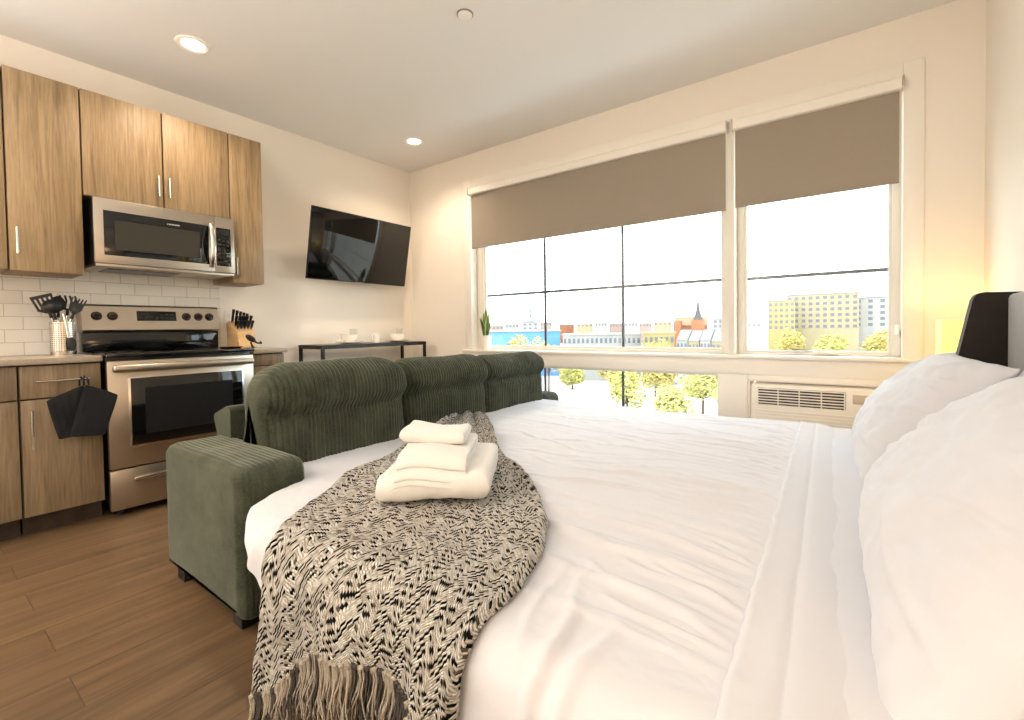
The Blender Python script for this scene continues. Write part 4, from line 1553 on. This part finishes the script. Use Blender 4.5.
nu, nv = 130, 210
pts, uvs = [], []
for i in range(nu + 1):
    u = i / nu
    row, ur = [], []
    for j in range(nv + 1):
        v = j / nv
        q = throw_xs(u, v)
        row.append(surf(q.x, q.y, throw_h(q.x, q.y, u, v)))
        ur.append((u * 0.86, v * 2.0))
    pts.append(row)
    uvs.append(ur)
b = NB()
VA = grid(b, pts, uvs)
tw = thing('throw_blanket', 'black and cream speckled knit throw with fringe draped over the bed corner', 'throw blanket', surf(3.0, 2.0))
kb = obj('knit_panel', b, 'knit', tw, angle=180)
sd = kb.modifiers.new('thick', 'SOLIDIFY')
sd.thickness = 0.007
sd.offset = -1
rt = random.Random(5)
NT = 52
for k in range(NT):
    u = (k + 0.5) / NT
    q = throw_xs(u, 0.0)
    p0 = surf(q.x, q.y, throw_h(q.x, q.y, u, 0.0))
    b = NB()
    ln = rt.uniform(0.115, 0.155)
    bmesh.ops.create_icosphere(b, subdivisions=1, radius=0.0075)
    for v in b.verts:
        v.co += p0 + Vector((0, 0, -0.004))
    for m in range(9):
        a = 2 * PI * m / 9 + rt.random()
        o_ = Vector((math.cos(a), math.sin(a), 0))
        sway = Vector((rt.uniform(-0.02, 0.02), rt.uniform(-0.02, 0.01), 0))
        l2 = ln * rt.uniform(0.8, 1.05)
        zmin = 0.012
        path = []
        for z in range(6):
            f = z / 5
            c = p0 + o_ * (0.004 + 0.008 * f * (0.5 + rt.random())) + sway * f * f + Vector((0.003 * math.sin(9 * f + a), 0.003 * math.cos(8 * f + a), -l2 * f))
            c.z = max(c.z, zmin)
            path.append(c)
        tube(b, path, [0.0024, 0.0023, 0.0022, 0.002, 0.0018, 0.001], 5)
    obj('tassel', b, 'yarn' if rt.random() < 0.62 else 'yarn_dark', tw, angle=80)


# ------------------------------------------------------------------ folded towels
def towel(name, lab, cen, wdt, dep, z0, th, layers, rotz, seed, drape=0.0):
    """folded cloth: a closed serpentine of rounded layers seen from the fold"""
    b = NB()
    R_ = Matrix.Rotation(rotz, 3, 'Z')
    lt = th / layers
    for L in range(layers):
        za = z0 + L * lt
        r = lt * 0.49
        sh = 0.006 * math.sin(seed + L * 2.1) + 0.012 * L
        prof = []
        for k in range(13):
            a = -PI / 2 + PI * k / 12
            prof.append((-dep / 2 + sh - r * math.cos(a), za + r + 0.0005 + r * math.sin(a)))
        m = 24
        for k in range(1, m):
            prof.append((-dep / 2 + sh + (dep - 2 * r) * k / m, za + 2 * r + 0.0005))
        for k in range(13):
            a = PI / 2 - PI * k / 12
            prof.append((dep / 2 - 0.006 * L + r * math.cos(a) - 2 * r, za + r + 0.0005 + r * math.sin(a)))
        for k in range(1, m):
            prof.append((dep / 2 - 2 * r - (dep - 2 * r) * k / m, za + 0.0005))
        n = len(prof)
        nw = 36
        rows = []
        for i in range(nw + 1):
            f = -1 + 2 * i / nw
            y = wdt / 2 * f * (1 - 0.01 * L)
            ed = 1 - 0.35 * max(0, abs(f) - 0.93) / 0.07
            row = []
            zc = za + r
            for (px_, pz) in prof:
                dz = drape * max(0.0, (-px_ - dep / 2 + 0.07) / 0.07) ** 1.5
                wob = 0.006 * fbm(px_ * 7 + seed, y * 7, pz * 6 + seed, 3)
                zz = zc + (pz - zc) * ed + wob - dz + 0.007 * math.sin(f * 2.2 + seed)
                p = Vector((y + 0.004 * fbm(px_ * 9, pz * 30, seed, 2), px_ + wob, max(zz, z0 - dz)))
                row.append(R_ @ Vector((p.x, p.y, 0)) + Vector((cen[0], cen[1], p.z)))
            rows.append(row)
        V = grid(b, list(map(list, zip(*rows))), wrap_u=True)
        for k in (0, -1):
            b.faces.new([V[i][k] for i in range(n)])
    return tag(obj(name, b, 'terry', angle=60), lab, 'towel', 'folded towels on the throw')


RZ = math.radians(34)
dv = Vector((-0.565, 0.825))


def tc_(front_l, front_r, dep):
    m = (Vector(front_l) + Vector(front_r)) / 2
    return m + dv * dep / 2


def fp(f, l):
    return (0.565 * f + 0.825 * l, -0.825 * f + 0.565 * l)


towel('bath_towel', 'large folded cream bath towel at the bottom of the towel stack', tc_(fp(3.715, 0.83), fp(3.715, 1.165), 0.40), 0.335, 0.40, 0.510, 0.088, 1, RZ, 0.4)
towel('hand_towel', 'folded cream hand towel in the middle of the stack, its fold facing the camera', tc_(fp(3.755, 0.885), fp(3.755, 1.098), 0.34), 0.213, 0.34, 0.601, 0.048, 3, RZ, 2.2, 0.05)
towel('washcloth', 'small folded cream washcloth on top of the towel stack', tc_(fp(3.585, 0.865), fp(3.585, 1.075), 0.17), 0.21, 0.17, 0.648, 0.042, 1, RZ, 3.9)


# ------------------------------------------------------------------ the town outside
M['fac_cream'] = plain('cream_facade', (150, 138, 108), 0.9, var=0.06, bscale=0.3)
M['fac_yellow'] = plain('yellow_facade', (152, 136, 88), 0.9, var=0.06, bscale=0.3)
M['fac_white'] = plain('white_facade', (150, 148, 144), 0.9, var=0.06, bscale=0.3)
M['fac_pink'] = plain('pink_facade', (150, 128, 118), 0.9, var=0.06, bscale=0.3)
M['fac_blue'] = plain('blue_facade', (90, 136, 190), 0.9, var=0.05, bscale=0.3)
M['brick'] = plain('orange_brick', (140, 86, 54), 0.9, var=0.1, bscale=0.4)
M['pane_far'] = plain('far_window', (92, 92, 104), 0.6)
M['roof_grey'] = plain('grey_roof', (124, 120, 120), 0.9)
M['slate'] = plain('dark_slate', (62, 60, 60), 0.8)
M['roof_red'] = plain('rust_roof', (166, 104, 74), 0.9)
M['asphalt'] = plain('pale_ground', (186, 180, 166), 0.95, var=0.15, bscale=0.05)
M['path'] = plain('pale_paving', (190, 186, 178), 0.95, var=0.05, bscale=0.1)
M['tree_gold'] = plain('yellow_leaves', (184, 168, 96), 0.9, var=0.35, bscale=0.6)
M['tree_lime'] = plain('lime_leaves', (180, 174, 100), 0.9, var=0.35, bscale=0.6)
M['bark'] = plain('grey_bark', (84, 68, 54), 0.9)
GZ = -16.0
CAMP = Vector((3.9396, -3.4692, 1.0211))


def at(deg, D):
    a = math.radians(deg)
    return Vector((CAMP.x + math.sin(a) * D, CAMP.y + math.cos(a) * D, GZ))


b = NB(); box(b, -900, 700, 12, 1500, GZ - 0.5, GZ)
struct('ground', b, 'asphalt', smooth=False)
b = NB(); box(b, -78, -24, 92, 118, GZ + 0.01, GZ + 0.08)
struct('street', b, 'path', smooth=False)


def house(name, lab, cat, deg0, deg1, D, slope, depth, mat, roof='flat', rows=0, cols=0, rmat='roof_grey', group=None, parts=None, wz=None, straight=False):
    """a block whose front faces the flat: walls, roof, windows"""
    dm = (deg0 + deg1) / 2
    wd = 2 * D * math.tan(math.radians(deg1 - deg0) / 2)
    ht = CAMP.z + slope * D - GZ
    o = at(dm, D)
    R_ = Matrix.Rotation(-math.radians(dm), 4, 'Z')
    if straight:
        R_ = Matrix.Identity(4)
        tl, tr = math.tan(math.radians(deg0)), math.tan(math.radians(deg1))
        wd = D * (tr - tl)
        o = Vector((CAMP.x + D * (tl + tr) / 2, CAMP.y + D, GZ))
    t = parts or thing(name, lab, cat, o, group)

    def put(bm):
        for v in bm.verts:
            v.co = o + R_.to_3x3() @ v.co
        return bm
    b = NB(); box(b, -wd / 2, wd / 2, 0, depth, 0, ht)
    if roof == 'gable':
        b2 = [b.verts.new(p) for p in ((-wd / 2, 0, ht), (wd / 2, 0, ht), (wd / 2, depth, ht), (-wd / 2, depth, ht))]
    obj('walls', put(b), mat, t, smooth=False)
    b = NB()
    if roof == 'gable':
        prism(b, [(-0.4, ht - 0.1), (depth + 0.4, ht - 0.1), (depth / 2, ht + depth * 0.32)], -wd / 2 - 0.02, wd / 2 + 0.02, axis='x')
    else:
        box(b, -wd / 2 - 0.35, wd / 2 + 0.35, -0.35, depth + 0.35, ht + 0.01, ht + 0.55)
    obj('roof', put(b), rmat, t, smooth=False)
    fh = 3.1
    zt = ht - 1.0 if wz is None else wz
    for r in range(rows):
        for c in range(cols):
            x = -wd / 2 + (c + 0.5) * wd / cols
            ww = min(1.9, wd / cols * 0.52)
            z = zt - r * fh
            b = NB(); box(b, x - ww / 2, x + ww / 2, -0.12, -0.01, z - 1.55, z)
            obj('window', put(b), 'pane_far', t, smooth=False)
    return t


G1 = 'buildings of the far town'
# tall apartment block on the right: three wings
t = house('apartment_building', 'long pale yellow apartment block of many floors seen through the right-hand window', 'building', -5.9, 0.3, 300, 0.0535, 18, 'fac_cream', rows=6, cols=10)
house('', '', '', -7.6, -5.1, 288, 0.0440, 16, 'fac_yellow', rows=5, cols=5, parts=t)
house('', '', '', -0.2, 2.6, 310, 0.0440, 16, 'fac_white', rows=5, cols=3, parts=t)
# blue shed on the left
house('warehouse', 'long blue warehouse at the left end of the view behind the yellow trees', 'building', -40.6, -30.6, 165, -0.0072, 20, 'fac_blue', rmat='fac_white')
# terraced houses
for k, (a0, a1, mt, lab, cl) in enumerate(((-17.0, -15.8, 'fac_white', 'white town house at the left end of the terrace below the church', 3), (-15.7, -14.55, 'fac_cream', 'cream town house, second from the left in the terrace below the church', 3),
                                  (-14.45, -13.35, 'fac_white', 'white town house, third from the left in the terrace below the church', 3), (-13.25, -11.8, 'fac_cream', 'cream town house at the right end of the terrace beside the window post', 3))):
    house('town_house', lab, 'house', a0, a1, 135, -0.029 - 0.002 * (k % 2), 9, mt, rows=3, cols=cl, group='terraced houses', roof='gable', rmat='roof_grey', straight=True)
house('row_building', 'long low white building with a row of dark windows in the middle of the view', 'building', -30.3, -21.0, 150, -0.0165, 12, 'fac_white', rows=2, cols=17, rmat='fac_white')
house('row_building', 'low yellow building between the white row and the terrace', 'building', -20.7, -17.2, 142, -0.0145, 10, 'fac_yellow', rows=2, cols=6, rmat='fac_cream')
# church
t = house('church', 'orange brick church with a thin tall spire on the skyline', 'church', -17.2, -13.6, 260, 0.002, 14, 'brick', roof='gable', rmat='roof_red')
o = at(-14.65, 256)
b = NB(); box(b, o.x - 2.6, o.x + 2.6, o.y - 2.6, o.y + 2.6, GZ, CAMP.z + 0.012 * 256)
obj('tower', b, 'brick', t, smooth=False)
b = NB(); lathe(b, [(2.6, 0), (2.2, 1.0), (1.15, 4.0), (0.16, 11.8), (0.0, 12.0)], (o.x, o.y, CAMP.z + 0.012 * 256 + 0.01), 8)
obj('spire', b, 'slate', t, smooth=False)
o = at(-16.85, 258)
b = NB(); box(b, o.x - 1.8, o.x + 1.8, o.y - 1.8, o.y + 1.8, GZ, CAMP.z + 0.0105 * 258)
obj('stair_tower', b, 'brick', t, smooth=False)
# white tower with a mast
t = house('tower_block', 'white stepped tower block with a thin radio mast above the blue warehouse', 'building', -35.3, -33.3, 380, 0.013, 14, 'fac_white', rows=2, cols=3)
o = at(-34.2, 386)
b = NB(); box(b, o.x - 3, o.x + 3, o.y - 3, o.y + 3, CAMP.z + 0.013 * 380, CAMP.z + 0.024 * 386)
obj('upper_storey', b, 'fac_white', t, smooth=False)
b = NB(); tube(b, [(o.x, o.y, CAMP.z + 0.024 * 386), (o.x, o.y, CAMP.z + 0.045 * 386), (o.x, o.y, CAMP.z + 0.063 * 386)], [0.9, 0.5, 0.2], 8)
obj('mast', b, 'slate', t)
house('office_building', 'grey flat-roofed building on the skyline right of the church spire', 'building', -13.1, -11.0, 330, 0.0135, 14, 'fac_white', rows=3, cols=4, rmat='roof_grey')
rb = random.Random(21)
sky = [(-39.5, -37.6, .001, 'fac_pink', 'low pink building on the skyline above the left end of the blue warehouse'), (-37.4, -35.7, .004, 'fac_white', 'white building on the skyline behind the blue warehouse'),
       (-33.1, -31.6, .0065, 'fac_pink', 'pink building on the skyline just right of the white tower block'), (-30.7, -28.9, .0015, 'brick', 'small orange-roofed building right of the first window bar'),
       (-28.6, -26.6, .0025, 'fac_cream', 'cream building, second right of the first window bar on the skyline'), (-26.4, -24.9, .0042, 'fac_white', 'white building on the skyline in the middle of the central pane'),
       (-24.7, -23.2, .002, 'fac_pink', 'pink building on the skyline left of the second window bar'), (-22.9, -21.3, .004, 'fac_white', 'white building on the skyline right of the second window bar'),
       (-21.2, -19.7, .0018, 'fac_pink', 'pink building on the skyline between second window bar and church'), (-19.5, -17.5, .0035, 'fac_cream', 'cream building on the skyline directly left of the church'),
       (-10.2, -8.2, -.002, 'fac_white', 'low white building left of the tall apartment block')]
for (a0, a1, sl_, mt, lab) in sky:
    house('city_building', lab, 'building', a0, a1, rb.uniform(400, 520), sl_ + 0.005, 14, mt, rows=1, cols=4, group=G1, rmat=rb.choice(('roof_grey', 'roof_red', 'fac_white')))


# trees
def crown_mesh(seed, R, Hh):
    r_ = random.Random(seed)
    b = NB()
    lobes = [(Vector((r_.uniform(-.5, .5) * R, r_.uniform(-.5, .5) * R, Hh * r_.uniform(.45, .85))), R * r_.uniform(.4, .62)) for _ in range(9)] + [(Vector((0, 0, Hh * .62)), R * .7)]
    for _ in range(1500):
        c, rr = r_.choice(lobes)
        d = Vector((r_.gauss(0, 1), r_.gauss(0, 1), r_.gauss(0, 1))).normalized()
        p = c + d * rr * r_.uniform(0.75, 1.05)
        q = (d + Vector((r_.uniform(-.7, .7), r_.uniform(-.7, .7), r_.uniform(-.7, .7)))).normalized()
        _, u2, v2 = frame_of(q)
        s2 = r_.uniform(0.16, 0.34) * R / 3.0
        vs2 = [b.verts.new(p + u2 * s2 * a2 + v2 * s2 * b2 + q * c2) for a2, b2, c2 in ((-1, 0, 0), (0, -.6, .05), (1, 0, 0), (0, .6, .05))]
        b.faces.new(vs2)
    return b


def tree(lab, deg, D, R, Hh, mat, seed):
    o = at(deg, D)
    t = thing('tree', lab, 'tree', o, 'trees outside the window')
    b = crown_mesh(seed, R, Hh)
    bmesh.ops.translate(b, verts=b.verts[:], vec=o)
    obj('crown', b, mat, t, smooth=False)
    b = NB(); tube(b, [o, o + Vector((0.1, 0, Hh * 0.3)), o + Vector((0, 0.1, Hh * 0.65))], [0.28, 0.2, 0.1], 8)
    for k in range(4):
        a = k * 1.7
        tube(b, [o + Vector((0, 0, Hh * 0.3)), o + Vector((math.cos(a) * R * 0.5, math.sin(a) * R * 0.5, Hh * 0.66))], [0.12, 0.04], 6)
    obj('trunk', b, 'bark', t)


for i, (deg, D, R, Hh, mt, lab) in enumerate((
        (-36.4, 120, 4.4, 15.3, 'tree_gold', 'golden tree in front of the blue warehouse, left one of the pair'),
        (-32.1, 122, 4.4, 15.6, 'tree_gold', 'golden tree in front of the blue warehouse, right one of the pair'),
        (-19.4, 116, 4.2, 14.2, 'tree_gold', 'golden tree left of the terraced houses in the upper window'),
        (-5.6, 215, 6.5, 15.0, 'tree_gold', 'golden tree at the foot of the apartment block, under its left wing'),
        (-2.0, 205, 6.2, 12.5, 'tree_lime', 'yellow-green tree at the foot of the apartment block, under its middle'),
        (1.9, 213, 6.5, 14.0, 'tree_gold', 'golden tree at the foot of the apartment block, under its right wing'),
        (-22.7, 90, 4.0, 8.0, 'tree_lime', 'yellow-green tree right of the bar in the lower window'),
        (-18.9, 102, 4.2, 10.5, 'tree_gold', 'golden tree in the lower window, second right of the bar'),
        (-17.6, 80, 3.6, 7.5, 'tree_lime', 'yellow-green tree in the lower window, third right of the bar'),
        (-14.2, 94, 4.2, 9.8, 'tree_lime', 'yellow-green tree in the lower window, fourth right of the bar'),
        (-11.0, 80, 3.4, 8.0, 'tree_gold', 'golden tree at the right end of the lower window'),
        (-29.2, 128, 4.2, 7.0, 'tree_lime', 'low yellow-green tree at the top left of the lower window'),
        (-24.6, 136, 4.4, 8.0, 'tree_gold', 'low golden tree left of the bar in the lower window'),
        (-23.2, 113, 3.8, 9.0, 'tree_gold', 'golden tree farther back, directly behind the bar of the lower window'),
        (-12.6, 112, 4.0, 9.5, 'tree_lime', 'yellow-green tree farther back at the right end of the lower window'))):
    tree(lab, deg, D, R, Hh, mt, 30 + i)
